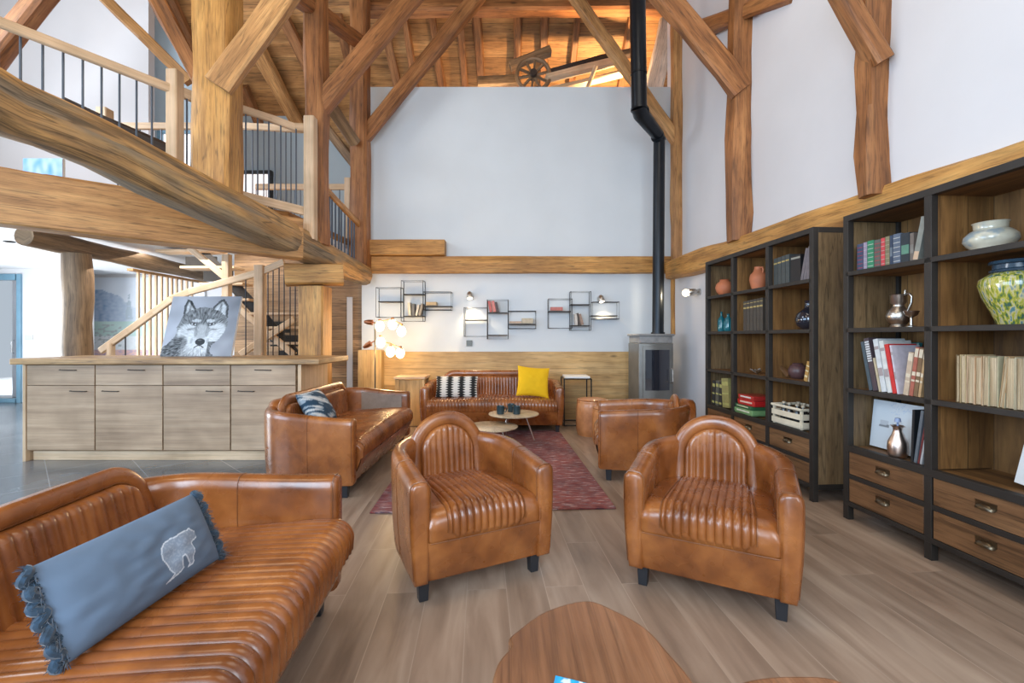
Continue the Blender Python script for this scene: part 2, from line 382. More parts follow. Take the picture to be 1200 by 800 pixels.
# floor materials
def plank_floor():
    m,t,b=nt('oak_plank_floor'); L=t.links.new
    tc=N(t,'ShaderNodeTexCoord'); mp=N(t,'ShaderNodeMapping'); mp.inputs['Rotation'].default_value=(0,0,PI/2-math.atan(KW)*-1+PI)
    mp.inputs['Rotation'].default_value=(0,0,-(PI/2+math.atan(KW)))
    L(tc.outputs['Object'],mp.inputs[0])
    br=N(t,'ShaderNodeTexBrick'); br.offset=.37; br.inputs['Scale'].default_value=1; br.inputs['Brick Width'].default_value=1.25; br.inputs['Row Height'].default_value=.195
    br.inputs['Mortar Size'].default_value=.0022; br.inputs['Color1'].default_value=(0,0,0,1); br.inputs['Color2'].default_value=(1,1,1,1); br.inputs['Mortar'].default_value=(.5,.5,.5,1); br.inputs['Mortar Smooth'].default_value=.2
    L(mp.outputs[0],br.inputs['Vector'])
    sc=N(t,'ShaderNodeMapping'); sc.inputs['Scale'].default_value=(1.6,11,1); L(mp.outputs[0],sc.inputs[0])
    add=N(t,'ShaderNodeVectorMath',operation='ADD'); L(sc.outputs[0],add.inputs[0])
    ml=N(t,'ShaderNodeVectorMath',operation='MULTIPLY'); ml.inputs[1].default_value=(17,33,5); L(br.outputs['Color'],ml.inputs[0]); L(ml.outputs[0],add.inputs[1])
    n=N(t,'ShaderNodeTexNoise'); n.inputs['Scale'].default_value=1; n.inputs['Detail'].default_value=7; n.inputs['Distortion'].default_value=.6; L(add.outputs[0],n.inputs['Vector'])
    c=ramp(t,n.outputs['Fac'],[(.22,(.19,.132,.094)),(.48,(.31,.225,.165)),(.75,(.43,.33,.25))])
    tint=ramp(t,br.outputs['Color'],[(0,(.84,.83,.82)),(1,(1.14,1.12,1.1))])
    c=mix(t,c,tint,1,'MULTIPLY'); c=mix(t,c,mix(t,c,(.50,.40,.31),.45),br.outputs['Fac'])
    L(c,b.inputs['Base Color']); b.inputs['Roughness'].default_value=.36; b.inputs['Specular IOR Level'].default_value=.5
    bp=N(t,'ShaderNodeBump'); bp.inputs['Strength'].default_value=.12; bp.inputs['Distance'].default_value=.003; L(n.outputs['Fac'],bp.inputs['Height']); L(bp.outputs[0],b.inputs['Normal'])
    return m
def tile_floor():
    m,t,b=nt('grey_tile_floor'); L=t.links.new
    tc=N(t,'ShaderNodeTexCoord'); mp=N(t,'ShaderNodeMapping'); mp.inputs['Rotation'].default_value=(0,0,math.radians(42)); L(tc.outputs['Object'],mp.inputs[0])
    br=N(t,'ShaderNodeTexBrick'); br.offset=0; br.inputs['Scale'].default_value=1; br.inputs['Brick Width'].default_value=.6; br.inputs['Row Height'].default_value=.6; br.inputs['Mortar Size'].default_value=.004
    br.inputs['Color1'].default_value=(.10,.11,.12,1); br.inputs['Color2'].default_value=(.14,.15,.16,1); br.inputs['Mortar'].default_value=(.24,.25,.26,1)
    L(mp.outputs[0],br.inputs['Vector']); n=N(t,'ShaderNodeTexNoise'); n.inputs['Scale'].default_value=3; n.inputs['Detail'].default_value=5; L(tc.outputs['Object'],n.inputs['Vector'])
    c=mix(t,br.outputs['Color'],ramp(t,n.outputs['Fac'],[(.3,(.8,.8,.8)),(.7,(1.2,1.2,1.2))]),1,'MULTIPLY')
    L(c,b.inputs['Base Color']); b.inputs['Roughness'].default_value=.2
    return m
def rug_mat():
    m,t,b=nt('red_woven_rug'); L=t.links.new
    tc=N(t,'ShaderNodeTexCoord'); mp=N(t,'ShaderNodeMapping'); mp.inputs['Scale'].default_value=(9,60,1); L(tc.outputs['Object'],mp.inputs[0])
    n=N(t,'ShaderNodeTexNoise'); n.inputs['Scale'].default_value=1; n.inputs['Detail'].default_value=4; L(mp.outputs[0],n.inputs['Vector'])
    n2=N(t,'ShaderNodeTexNoise'); n2.inputs['Scale'].default_value=2.3; n2.inputs['Detail'].default_value=3; L(tc.outputs['Object'],n2.inputs['Vector'])
    c=ramp(t,n.outputs['Fac'],[(.34,(.10,.035,.045)),(.44,(.24,.055,.05)),(.52,(.27,.12,.11)),(.58,(.13,.09,.12)),(.64,(.52,.38,.36))])
    c=mix(t,c,ramp(t,n2.outputs['Fac'],[(.35,(.7,.7,.75)),(.65,(1.25,1.1,1.05))]),1,'MULTIPLY')
    L(c,b.inputs['Base Color']); b.inputs['Roughness'].default_value=.95
    bp=N(t,'ShaderNodeBump'); bp.inputs['Strength'].default_value=.5; bp.inputs['Distance'].default_value=.004; L(n.outputs['Fac'],bp.inputs['Height']); L(bp.outputs[0],b.inputs['Normal'])
    return m
M['floor']=plank_floor(); M['tile']=tile_floor(); M['rug']=rug_mat()
# ================================================================ STRUCTURE
def wallx(z): return XW-KW*z
mb=MB(); mb.prism([(-1.75,-1.6),(wallx(-1.6)+.1,-1.6),(wallx(7)+.1,7.05),(-1.75,7.05)],-.12,0)
struct(mb.build('floor',M['floor']))
mb=MB(); mb.prism([(-12,-1.6),(-1.75,-1.6),(-1.75,7.05),(-2.0,9.6),(-12,9.6)],-.12,0)
struct(mb.build('floor',M['tile']))
# right wall
mb=MB(); mb.prism([(wallx(-1.6),-1.6),(wallx(-1.6)+.2,-1.6),(wallx(7.05)+.2,7.05),(wallx(7.05),7.05)],0,8.6)
struct(mb.build('wall_right',M['white'],flat=True))
# shallow pier in the right wall near the corner
# back wall
ZB=6.85
mb=MB(); mb.box((.09,ZB+.1,2.556),(4.82,.2,5.112)); struct(mb.build('wall_back',M['coolwhite'],flat=True))
# gable beyond on the right, closing the roof space
mb=MB(); mb.box((3.3,8.3,5.0),(.12,3.0,5)); struct(mb.build('wall_roof_right',M['white'],flat=True))
# brown timber clad wall left of the white one
def clad_wall(name,x0,x1,y,z0,z1,mat):
    mb=MB(); mb.box(((x0+x1)/2,y,(z0+z1)/2),(x1-x0,.1,z1-z0),ax=0); return struct(mb.build(name,mat,flat=True))
clad_wall('wall_stair',-4.35,-2.32,7.0,0,2.55,M['brown_clad'])
# pale strip in the cladding
mb=MB(); a=P(410,348,6.93); mb.box((a.x,6.93,1.0),(.085,.03,a.z*2-2.0 if a.z*2-2.0>0 else 1.8)); struct(mb.build('trim_1',M['white'],bevel=.004))
# far lower wall with the mural, left wall pieces
mb=MB(); mb.box((-8.0,9.4,1.3),(5.0,.15,2.6)); struct(mb.build('wall_mural',M['white'],flat=True))
mb=MB(); x0=P(27,400,8.5).x; x1=P(104,400,8.5).x
mb.box(((x0+x1)/2,8.55,1.28),(x1-x0,.12,2.56)); struct(mb.build('wall_left',M['white'],flat=True))
mb=MB(); mb.box((x0-1.4,8.55,2.51),(2.8,.12,.10)); struct(mb.build('wall_over_door',M['white'],flat=True))
# returns beside the door
mb=MB(); mb.box((P(46,400,8.2).x,8.3,1.28),(.02,.4,2.55)); 
# glass door
d=thing('door_1','','',loc=(x0-.9,8.5,0))
del d['label']; del d['category']; d['kind']='structure'
fw=.08
mb=MB(); mb.box((.9-fw/2,0,1.23),(fw,.1,2.46)); mb.box((-.9+fw/2,0,1.23),(fw,.1,2.46)); mb.box((0,0,2.40),(1.58,.09,.12)); mb.box((0,0,.04),(1.58,.09,.08)); mb.build('door_frame',M['doorblue'],d,bevel=.008)
mb=MB(); mb.box((0,0,1.21),(1.58,.012,2.26)); mb.build('door_glass',M['glass'],d)
mb=MB(); mb.tube([(.78,-.05,.95),(.78,-.09,.97),(.78,-.09,1.17),(.78,-.05,1.19)],.012); mb.build('door_handle',M['chrome'],d)
# bright terrace wall outside the glass
mb=MB(); mb.box((-11.5,14.5,1.4),(9,.2,5)); struct(mb.build('wall_outside',M['white'],flat=True))
mb=MB(); mb.prism([(-16,9.6),(-7.5,9.6),(-7.5,14.4),(-16,14.4)],-.15,-.02); struct(mb.build('floor_terrace',M['stone']))
# mezzanine floor: white soffit, plank deck
poly=[(-12,4.0),(-4.2,4.0),(-2.62,5.2),(-2.42,6.9),(-2.42,9.3),(-12,9.3)]
mb=MB(); mb.prism(poly,2.56,2.62); struct(mb.build('ceiling_lower',M['ceilwhite'],flat=True))
mb=MB(); mb.prism(poly,2.622,2.72); struct(mb.build('floor_mezzanine',M['timber_light'],flat=True))
# upstairs walls
zz=6.95
def pxwall(name,pts,z,mat,th=.12):
    ps=[P(a,b,z) for a,b in pts]; mb=MB(); n=len(ps)
    vs=[tuple(p) for p in ps]+[(p.x,p.y+th,p.z) for p in ps]
    fs=[tuple(range(n)),tuple(range(2*n-1,n-1,-1))]+[(j,j+n,(j+1)%n+n,(j+1)%n) for j in range(n)]
    mb.add(vs,fs); return struct(mb.build(name,mat,flat=True))
pxwall('wall_upstairs_left',[(-160,285),(174,285),(174,-130),(-160,-130)],zz,M['white'])
pxwall('wall_upstairs_side',[(174,283),(240,283),(240,118),(174,-6)],zz+.35,M['bluegrey'])
pxwall('wall_upstairs_back',[(232,287),(440,287),(440,206),(410,184),(385,160),(360,140),(283,120),(232,100)],9.05,M['bluegrey'])
# upstairs windows
def window(name,a,b,c,d_,z,fr,view,angle=0):
    p0=P(a,d_,z); p1=P(c,b,z); w_=p1.x-p0.x; h_=p1.z-p0.z
    o=thing(name,'','',loc=((p0.x+p1.x)/2,z,p0.z)); del o['label']; del o['category']; o['kind']='structure'
    t=.07
    mb=MB(); mb.box((-w_/2+t/2,0,h_/2),(t,.08,h_)); mb.box((w_/2-t/2,0,h_/2),(t,.08,h_)); mb.box((0,0,t/2),(w_-2*t,.07,t)); mb.box((0,0,h_-t/2),(w_-2*t,.07,t)); mb.build('window_frame',fr,o,bevel=.005)
    mb=MB(); mb.box((0,.02,h_/2),(w_-2*t,.015,h_-2*t)); mb.build('window_pane',view,o)
    return o
M['skyview']=simple('daylit_pane',(.9,.85,.85),.3,var=.1,scale=2,emit=((1,.9,.88),1.1))
M['skyblue']=simple('daylit_pane_left',(.7,.82,.95),.3,var=.1,scale=2,emit=((.55,.75,1),.8))
window('window_1',262,200,319,275,8.98,M['legdark'],M['skyview'])
window('window_2',186,152,236,205,7.2,M['doorblue'],M['skyview'])
pl=P(20,150,5.2)
# roof boards
def slab(name,x0,x1,z0,z1,mat,th=.03,f=ROOFH):
    mb=MB(); L=math.hypot(z1-z0,f(z1)-f(z0)); 
    vs=[(x0,z0,f(z0)),(x1,z0,f(z0)),(x1,z1,f(z1)),(x0,z1,f(z1))]; vs+=[(x,y,z+th) for x,y,z in vs]
    fs=[(0,1,2,3),(7,6,5,4),(0,4,5,1),(1,5,6,2),(2,6,7,3),(3,7,4,0)]
    q=[(x0,0),(x1,0),(x1,L),(x0,L)]
    mb.add(vs,fs,[q,q[::-1]]+[[(0,0),(1,0),(1,.1),(0,.1)]]*4); return struct(mb.build(name,mat,flat=True))
slab('ceiling_roof',-9.5,3.4,4.0,9.9,M['roof'])
slab('ceiling_roof_front',-9.5,3.4,-1.6,4.0,M['roof'],f=lambda z:9.8-.8*(4-z))

# ================================================================ TIMBERS
def T(name,label,cat,a,b,wp,hp=None,mat='timber',wob=.012,**k):
    p0=P(*a);p1=P(*b); zm=(a[2]+b[2])/2; w_=wp/FPX*zm; h_=(hp or wp)/FPX*zm
    mb=MB(); mb.beam(p0,p1,w_,h_,wob=wob,**k); o=mb.build(name,M[mat],angle=32)
    return tag(o,label,cat)
# rafters seen above the white wall
xs_=[(455,45,9),(481,50,8),(511,50,9),(543,50,7),(561,50,10),(608,50,9),(637,50,9),(675,50,8),(735,50,10)]
ords=['first','second','third','fourth','fifth','sixth','seventh','eighth','ninth']
for i,(px,py,wp) in enumerate(xs_):
    c=RF(px,py); s=(c.x)/c.y
    x=c.x
    p0=Vector((x-.02,7.15,ROOFH(7.15)-.08)); p1=Vector((x+.03*(-1)**i,9.0,ROOFH(9.0)-.08))
    mb=MB(); mb.beam(p0,p1,wp/FPX*c.y,.13,wob=.02); o=mb.build('rafter',M['rafter'],angle=32)
    tag(o,'rough rafter under the roof boards above the white wall, %s from the left'%ords[i],'rafter','rafters above the white wall')
for i,(a,b,wp) in enumerate([((296,40),(360,160),15),((330,10),(385,120),12),((395,10),(420,110),9),((175,-60),(232,60),10),((285,95),(308,150),8)]):
    lab=['thick slanting rafter between the big post and the slim post','slanting rafter just left of the slim brown post top','narrow rafter between the slim post and the wall post','dark rafter behind the brace left of the big post','short dark rafter end above the upstairs handrail'][i]
    p0=RF(*a,drop=.1)-Vector((0,0,.10)); p1=RF(*b,drop=.1)-Vector((0,0,.10))
    mb=MB(); mb.beam(p0,p1,wp/FPX*p1.y,.16,wob=.015); tag(mb.build('rafter',M['rafter' if i!=0 else 'timber_bare'],angle=32),lab,'rafter')
T('eaves_log','knobbly dark eaves log over the blue-grey upstairs wall','beam',(383,150,8.97),(418,196,8.97),10,mat='darklog')
# frame by the back wall
T('tie_beam','long horizontal beam under the roof boards along the top edge','beam',(418,10,6.95),(792,7,6.95),17,16)
T('timber_post','brown square post at the left end of the white back wall','post',(422,322,6.6),(422,-20,6.6),20)
T('timber_post','slim light post standing in the right corner of the white back wall','post',(795,312,6.62),(795,-10,6.62),15,mat='timber_bare')
T('trim_post','narrow wood strip in the corner below the beam behind the stove','post',(789,392,6.8),(789,322,6.8),5,mat='timber_light')
T('diagonal_brace','long thin brace rising right across the white wall from the wall post','brace',(426,162,6.6),(566,-12,6.6),12,16)
T('diagonal_brace','thin brace crossing behind the stove pipe to the corner post','brace',(668,-12,6.6),(795,168,6.6),10,13,mat='timber_bare')
T('roof_strut','pale sawn strut leaning in the roof gable right of the stove pipe','strut',(764,112,7.4),(783,24,7.4),20,10,mat='pale_timber')
# middle frame
T('timber_post','slim brown post on the log beam beside the upstairs newel','post',(372,287,5.25),(370,-20,5.25),22)
T('diagonal_brace','long brace rising right from the slim brown post to the top edge','brace',(368,133,5.25),(492,-16,5.25),16,21)
T('diagonal_brace','brace slanting down right to the wall post below the roof edge','brace',(340,-8,4.8),(424,51,6.6),16,15)
T('diagonal_brace','weathered short brace behind the slim post near the eaves','brace',(388,125,6.0),(416,168,6.4),12,mat='darklog')
T('wall_post','irregular brown post on the right wall above the far bookcase','post',(866,283,4.95),(869,-25,4.95),23,22,wob=.03)
T('diagonal_brace','thick brace on the right wall rising left from the far wall post','brace',(868,108,4.92),(768,-18,4.95),15,24,wob=.02)
T('wall_rail','rough beam crossing the right wall behind the far post near the top','beam',(815,38,5.85),(935,-10,4.2),15,17,wob=.025)
# near frame
T('wall_post','wide brown post on the right wall above the gap between the bookcases','post',(1032,230,3.27),(1030,-30,3.27),42,20,wob=.02)
T('diagonal_brace','knotty brace meeting the wide right wall post from upper left','brace',(1032,74,3.22),(972,-28,3.22),20,20,wob=.015)
T('timber_post','massive honey coloured post carrying braces on the big log beam','post',(255.5,231,3.92),(256,-30,3.92),42,34,mat='timber_light',ch=.1,wob=.014)
T('diagonal_brace','broad brace rising right from the massive post','brace',(256,101,3.79),(345,-22,3.86),12,29,wob=.012,mat='timber_bare')
T('diagonal_brace','brace slanting from the upper left into the massive post','brace',(176,-15,3.9),(238,100,4.02),9,16,mat='timber')
T('roof_strut','thin grey-edged strut running down from the top edge left of the massive post','strut',(112,-12,4.6),(222,96,4.9),10,12,mat='timber_bare')
T('diagonal_brace','orange log brace in the top left corner behind the handrail','brace',(66,-22,5.6),(-22,88,5.6),20,20,mat='timber')
# big log beam of the mezzanine edge, slightly bowed
mb=MB()
pts=[(-60,92,2.1,80),(0,124,2.32,72),(60,146,2.6,64),(120,172,2.9,60),(180,203,3.25,56),(240,233,3.68,52),(300,262,4.3,46),(360,291,5.15,36),(425,323,6.6,24)]
rings=[]
for i,(px,py,z,hp) in enumerate(pts):
    c=P(px,py,z); r=hp/2/FPX*z*1.0
    ring=[]
    for k in range(16):
        a=2*PI*k/16; sx=math.cos(a);sz=math.sin(a)
        q=r*(1/max(abs(sx),abs(sz))**.45)*.93
        nn=mnoise.noise(Vector((k*.8,i*.9,5)))*.02
        ring.append(c+Vector(((q+nn)*sx*1.0,0,(q+nn)*sz)))
    rings.append(ring)
mb.loft(rings)
tag(mb.build('log_beam',M['log'],angle=50),'huge weathered log beam running from the left edge down to the back wall','beam')
# squared beam behind it
mb=MB(); a=P(-40,224,3.3); b=P(352,268,4.85); mb.beam((a.x,a.y,2.325),(b.x,b.y,2.31),.2,.43,wob=.006,ch=.06)
tag(mb.build('squared_beam',M['timber_bare'],angle=32),'wide squared light brown beam under the big log beam','beam')
T('dark_beam','blackened old beam behind the left upstairs balusters','beam',(72,126,4.9),(206,186,5.6),24,20,mat='black_timber')
# round log on a post behind the counter
mb=MB(); a=P(28,276,5.1); b=P(240,322,8.1); r=.115
mb.tube([a.lerp(b,k/8)+Vector((0,0,mnoise.noise(Vector((k,1,2)))*.02)) for k in range(9)],[r*(1+.08*math.sin(k*1.7)) for k in range(9)],14)
tag(mb.build('log_joist',M['darklog'],angle=50),'dark round log under the white ceiling resting on the bark post','beam')
mb=MB(); x_=P(91,400,5.45).x; mb.tube([(x_+.006*math.sin(k*1.3),5.45+.01*math.cos(k*2),2.27*k/8) for k in range(9)],[.145*(1+.05*math.sin(k*2.1)) for k in range(9)],14)
tag(mb.build('log_post',M['darklog'],angle=50),'round bark-brown post behind the left end of the counter','post')
# post and capital at counter end
T('capital_block','short thick honey coloured block on top of the counter-end post','beam',(334,322,5.2),(402,322,5.45),24,24,mat='timber_light',ch=.07)
mb=MB(); mb.beam((-2.39,5.4,0),(-2.39,5.4,1.86),.29,.3,wob=.004,ch=.05); tag(mb.build('timber_post',M['timber_light'],angle=32),'square pale honey post at the right end of the counter','post')
# horizontal beams on the back wall
def slabx(name,label,mat,a,b,c,d_,z,th):   # px box a..c , b..d_ at depth z
    p0=P(a,d_,z);p1=P(c,b,z); mb=MB(); mb.beam(((p0.x),z,(p0.z+p1.z)/2),((p1.x),z,(p0.z+p1.z)/2),th,p1.z-p0.z,wob=.003,ch=.05)
    return tag(mb.build(name,M[mat],angle=32),label,'beam')
slabx('wall_beam','long light brown beam running across the white back wall','timber_light',424,301,788,320,6.78,.14)
slabx('beam_end','thick short timber lying on the left end of the wall beam','timber_light',424,282,522,300,6.74,.2)
# wall plate on the right wall
a=RW(785,314,XW-.08); b=RW(1215,197,XW-.12)
mb=MB()
p0=P(787,317,6.6); p1=P(1240,184,2.33)
mb.beam(p0,p1,.2,.26,wob=.016,ch=.12,seg=18)
tag(mb.build('wall_plate',M['timber_light'],angle=32),'long rough honey coloured beam along the right wall above the bookcases','beam')
# pine panelling low on the back wall
p0=P(424,500,6.8); p1=P(743,412,6.8)
mb=MB(); mb.box(((p0.x+p1.x)/2,6.80,p1.z/2),(p1.x-p0.x,.09,p1.z),ax=0); o=mb.build('wall_panelling',M['clad'],bevel=.004); o['kind']='structure'; o.name='trim_2'
mb=MB(); q=P(447,410,6.6); p0=P(420,410,6.6); mb.box(((p0.x+q.x)/2,6.66,q.z/2+.0),(q.x-p0.x,.16,q.z),ax=2); o=mb.build('trim_3',M['clad'],bevel=.004); struct(o)

# ---------------------------------------------------------------- machinery in the gable
c=P(625,88,7.35)
t=thing('pulley_wheel','old spoked wooden pulley wheel above the top of the white wall','wheel',loc=(c.x,c.y,c.z))
mb=MB(); R_=.27
mb.grid(lambda u,v:((R_+.035*math.cos(2*PI*v))*math.cos(2*PI*u),.045*math.sin(2*PI*v),(R_+.035*math.cos(2*PI*v))*math.sin(2*PI*u)),32,8,True,True,us=1.7,vs_=.2); mb.build('rim',M['darklog'],t)
for k in range(5):
    mb=MB(); a=PI*k/5+.2; mb.beam((-R_*math.cos(a),0,-R_*math.sin(a)),(R_*math.cos(a),0,R_*math.sin(a)),.035,.04,wob=.002); mb.build('spoke',M['darklog'],t)
mb=MB(); mb.tube([(0,-.1,0),(0,.1,0)],.055,12); mb.build('hub',M['black_timber'],t)
T('hoist_board','slanted board sheltering the pulley wheel','board',(598,78,7.6),(645,60,7.6),12,8,mat='darklog')
T('hoist_beam','dark sloping beam running right from the pulley wheel','beam',(645,86,7.5),(745,60,7.7),9,9,mat='black_timber')
T('hoist_beam','pale sloping plank lit warm under the dark roof beam','board',(640,92,7.35),(722,72,7.5),13,6,mat='pine')
T('hoist_beam','lower pale plank resting on top of the white wall','board',(645,106,7.3),(730,86,7.4),10,6,mat='pine')
T('hoist_strut','thin short strut between the two pale planks','strut',(688,104,7.2),(698,78,7.2),4,4,mat='pine')
T('wall_top_log','grey old log lying behind the top edge of the white wall','beam',(560,98,7.6),(606,96,7.6),14,14,mat='darklog')

# ---------------------------------------------------------------- upstairs railings
def rail_run(label,pts,zs,rail,posts,bars,railw=12,lower=None,barmat='baluster',railmat='pine',r=.009):
    """pts: rail polyline (px,py,z); posts (px,ytop,ybot,z,wpx); bars (px,ytop,ybot,z)"""
    b=min(P(p[0],p[2],p[3]).z for p in posts) if posts else min(P(q[0],q[2],q[3]).z for q in bars)
    m=P(*pts[len(pts)//2]); t=thing('railing',label,'railing',loc=(m.x,m.y,b))
    mb=MB(); ps=[P(*p) for p in pts]
    for i in range(len(ps)-1): mb.beam(ps[i],ps[i+1],.045,railw/FPX*ps[i].y,wob=.001,ch=.2)
    mb.build('handrail',M[railmat],t,world=True)
    if lower:
        mb=MB(); mb.beam(P(*lower[0]),P(*lower[1]),.04,lower[2]/FPX*lower[0][2],wob=.001,ch=.1); mb.build('bottom_rail',M['pine'],t,world=True)
    for px,y0,y1,z,wp in posts:
        mb=MB(); p0=P(px,y1,z);p1=P(px,y0,z); mb.beam(p0,p1,wp/FPX*z,wp/FPX*z,wob=.001,ch=.08); mb.build('newel_post',M['pine'],t,world=True)
    for px,y0,y1,z in bars:
        mb=MB(); mb.tube([P(px,y1,z),P(px,y0,z)],r,6); mb.build('baluster',M[barmat],t,world=True)
    return t
def lin(x,x0,y0,x1,y1): return y0+(y1-y0)*(x-x0)/(x1-x0)
LC=[(-60,96),(0,128),(60,150),(120,177),(180,208),(240,238)]
def yL(px):
    for (a,b),(c,d) in zip(LC,LC[1:]):
        if px<=c: return b+(d-b)*(px-a)/(c-a)
    return LC[-1][1]
zA=lambda px:lin(px,0,3.42,205,4.32)
yA=lambda px:lin(px,0,27,227,114)
yb=lambda px,z:HY-(2.72-HC)/z*FPX
rail_run('long upstairs railing with dark bars above the big log beam, left of the massive post',
   [(-30,yA(-30)-1,3.28),(205,yA(205),4.32),(232,yA(232),4.5)],0,0,[(205,84,205,4.32,13)],
   [(px,yA(px)+4,yL(px),zA(px)) for px in (-2,24,50,74,97,119,140,160,178)]+[(219,112,208,4.4)],railw=13,lower=((-30,yL(-30),3.28),(205,yL(205),4.32),8))
zB=lambda px:lin(px,283,4.62,362,5.08)
yB=lambda px:lin(px,283,128,358,150) if px<345 else 148
rail_run('short upstairs railing between the massive post and the slim post',
   [(272,124,4.55),(318,139,4.82),(345,149,5.0),(362,150,5.08)],0,0,[(364,138,281,5.02,12)],
   [(px,yB(px)+3,lin(px,283,230,358,245),zB(px)) for px in (276,288,302,315,329,347)],railw=9,lower=((262,224,4.5),(364,249,5.08),11))
rail_run('horizontal railing round the stair opening seen behind the first upstairs railing',
   [(118,148,5.75),(236,148,5.75)],0,0,[(123,128,195,5.75,12)],
   [(px,150,yb(px,5.75),5.75) for px in (138,151,164,179,189,215,224)],railw=8)
rail_run('far upper handrail behind the short railing near the blue-grey wall',
   [(270,147,5.9),(361,152,5.9)],0,0,[],[(px,150,yb(px,5.9),5.9) for px in (283,296,309,322,335,341)],railw=8)
rail_run('distant railing with two rails before the blue-grey upstairs wall',
   [(300,219,7.6),(412,219,7.6)],0,0,[(408,209,285,7.6,7)],[(px,222,yb(px,7.6),7.6) for px in (300,312,324,336,345,352,388,398)],railw=7)
zC=lambda px:lin(px,383,5.45,420,6.5)
rail_run('blue-grey barred railing between the slim post and the wall post',
   [(381,221,5.4),(400,241,5.9),(421,263,6.5)],0,0,[],
   [(px,lin(px,383,224,420,262)+2,lin(px,383,287,418,310),zC(px)) for px in (386,389,393,397,400,404,408,412,415)],railw=8,railmat='timber_bare',r=.012)
T('trim_board','pale board below the short upstairs railing','board',(283,259,5.3),(360,263,5.5),8,5,mat='pale_timber')
T('floor_joist','honey joist under the upstairs floor edge beside the newel','beam',(318,268,5.6),(362,281,5.7),16,10,mat='timber_light')
# ---------------------------------------------------------------- stair under the mezzanine
st=thing('spiral_staircase','dark steel staircase with wooden treads behind the wolf picture','staircase',loc=(P(250,415,6.4).x,6.4,0))
mb=MB(); mb.tube([P(345,415,6.7),P(300,362,6.55),P(262,322,6.5),P(225,285,6.5)],.03,6,sq=3); 
mb.build('stringer',M['iron'],st,world=True)
for i,(px,py,w_) in enumerate([(228,296,70),(252,315,62),(268,334,50),(330,368,60),(336,384,60),(332,402,62),(322,418,60),(270,352,60)]):
    z=6.55; c=P(px,py,z); hw=w_/2/FPX*z
    mb=MB(); mb.box((c.x,c.y-.05,c.z),(2*hw,.26,.035),ax=0); mb.build('tread',M['pine'],st,world=True,bevel=.005)
for i,(px,py,w_) in enumerate([(236,300,36),(256,316,34),(322,376,36),(335,392,36),(342,410,30)]):
    z=6.75; c=P(px,py+4,z); mb=MB(); mb.box((c.x,c.y,c.z-.04),(w_/FPX*z,.03,.17)); mb.build('riser',M['iron'],st,world=True,bevel=.004)
for a,b in (((282,415,6.35),(345,374,6.35)),((345,416,6.4),(262,345,6.4))):
    mb=MB(); mb.beam(P(*a),P(*b),.05,.09,wob=.001); mb.build('wooden_stringer',M['pine'],st,world=True)
mb=MB(); mb.beam(P(222,290,6.1),P(264,325,6.1),.05,.08,wob=.001); mb.build('support_brace',M['pine'],st,world=True)
hz=5.95
rail_run('pale curved stair handrail rising behind the wolf picture',
   [(118,411,hz),(150,388,hz),(180,366,hz),(202,350,hz),(222,342,hz),(262,331,hz),(305,319,hz),(333,307,hz)],0,0,
   [(305,311,430,hz,10),(266,298,430,6.0,8),(130,402,430,hz,6)],
   [(px,yy,430,hz) for px,yy in ((147,392),(288,325),(314,317),(320,315),(327,312),(333,309),(340,330),(346,332),(352,333))],railw=8,barmat='black',r=.008)
t=thing('slat_screen','tall screen of vertical pine slats before the mountain mural','screen',loc=(-6.07,7.9,0))
for i,px in enumerate((162,169,176,183,189.5,196,201.5,207,213,219,225)):
    z=-6.07*FPX/(px-600); mb=MB(); mb.box((-6.07,z,1.16),(.035,.035,2.3),ax=2); mb.build('slat',M['pine'],t,world=True,bevel=.004)
mb=MB(); mb.box((-6.07,8.0,2.325),(.1,1.9,.04),ax=1); mb.build('top_rail',M['timber_bare'],t,world=True,bevel=.004)
# mural
def mural(u,v):
    sky=(.78,.84,.93); m=.50+.36*max(0,1-abs(u-.14)/.40)+.06*mnoise.noise(Vector((u*9,1,0)))+.02*mnoise.noise(Vector((u*30,1,0)))
    n=mnoise.noise(Vector((u*7,v*9,2)))
    n2=mnoise.noise(Vector((u*30,v*40,7)))
    if v<.14: c=(.80,.45,.38) if n2>-.1 else (.55,.33,.45)
    elif v>m+.02: c=tuple(x+.06*n for x in sky)
    elif v>.48:
        k_=max(0,min(1,(u-.15)/.3)); c=tuple(a_*(1-k_)+b_*k_ for a_,b_ in zip((.26+.25*n2,.40+.22*n2,.62+.15*n2),(.68,.77,.86)))
    elif v>.3: c=(.50+.12*n,.72+.08*n,.66+.1*n)
    else: c=(.80+.1*n2,.84+.1*n2,.86+.1*n2)
    if abs(u-.36)<.035*(1-(v-.5)/.35) and .5<v<.85 and n2>-.35: c=(.42,.53,.62)
    if u<.3 and .18<v<.45 and n2>.15: c=(.35,.42,.42)
    c=tuple(.75*x+.18 for x in c)
    return tuple(max(0,min(1,x)) for x in c)
def picture(mb,fn,w_,h_,nu,nv,M_,y=0.0):
    cols=[]; 
    vs=[];fs=[]
    for j in range(nv+1):
        for i in range(nu+1):
            u=i/nu;v=j/nv; vs.append((-w_/2+u*w_,y,v*h_)); cols.append(fn(u,v))
    for j in range(nv):
        for i in range(nu):
            a=j*(nu+1)+i; fs.append((a,a+1,a+nu+2,a+nu+1))
    mb.add(vs,fs,None,M_); return cols
mb=MB(); p0=P(100,424,9.25);p1=P(238,325,9.25)
cols=picture(mb,mural,p1.x-p0.x,p1.z-p0.z,110,80,Matrix.Translation(((p0.x+p1.x)/2,9.28,p0.z)))
t=thing('wall_mural','large pale mural of a snowy mountain landscape behind the slat screen','mural',loc=((p0.x+p1.x)/2,9.3,p0.z))
mb.build('printed_face',M['paint'],t,world=True,cols=cols,recalc=False)
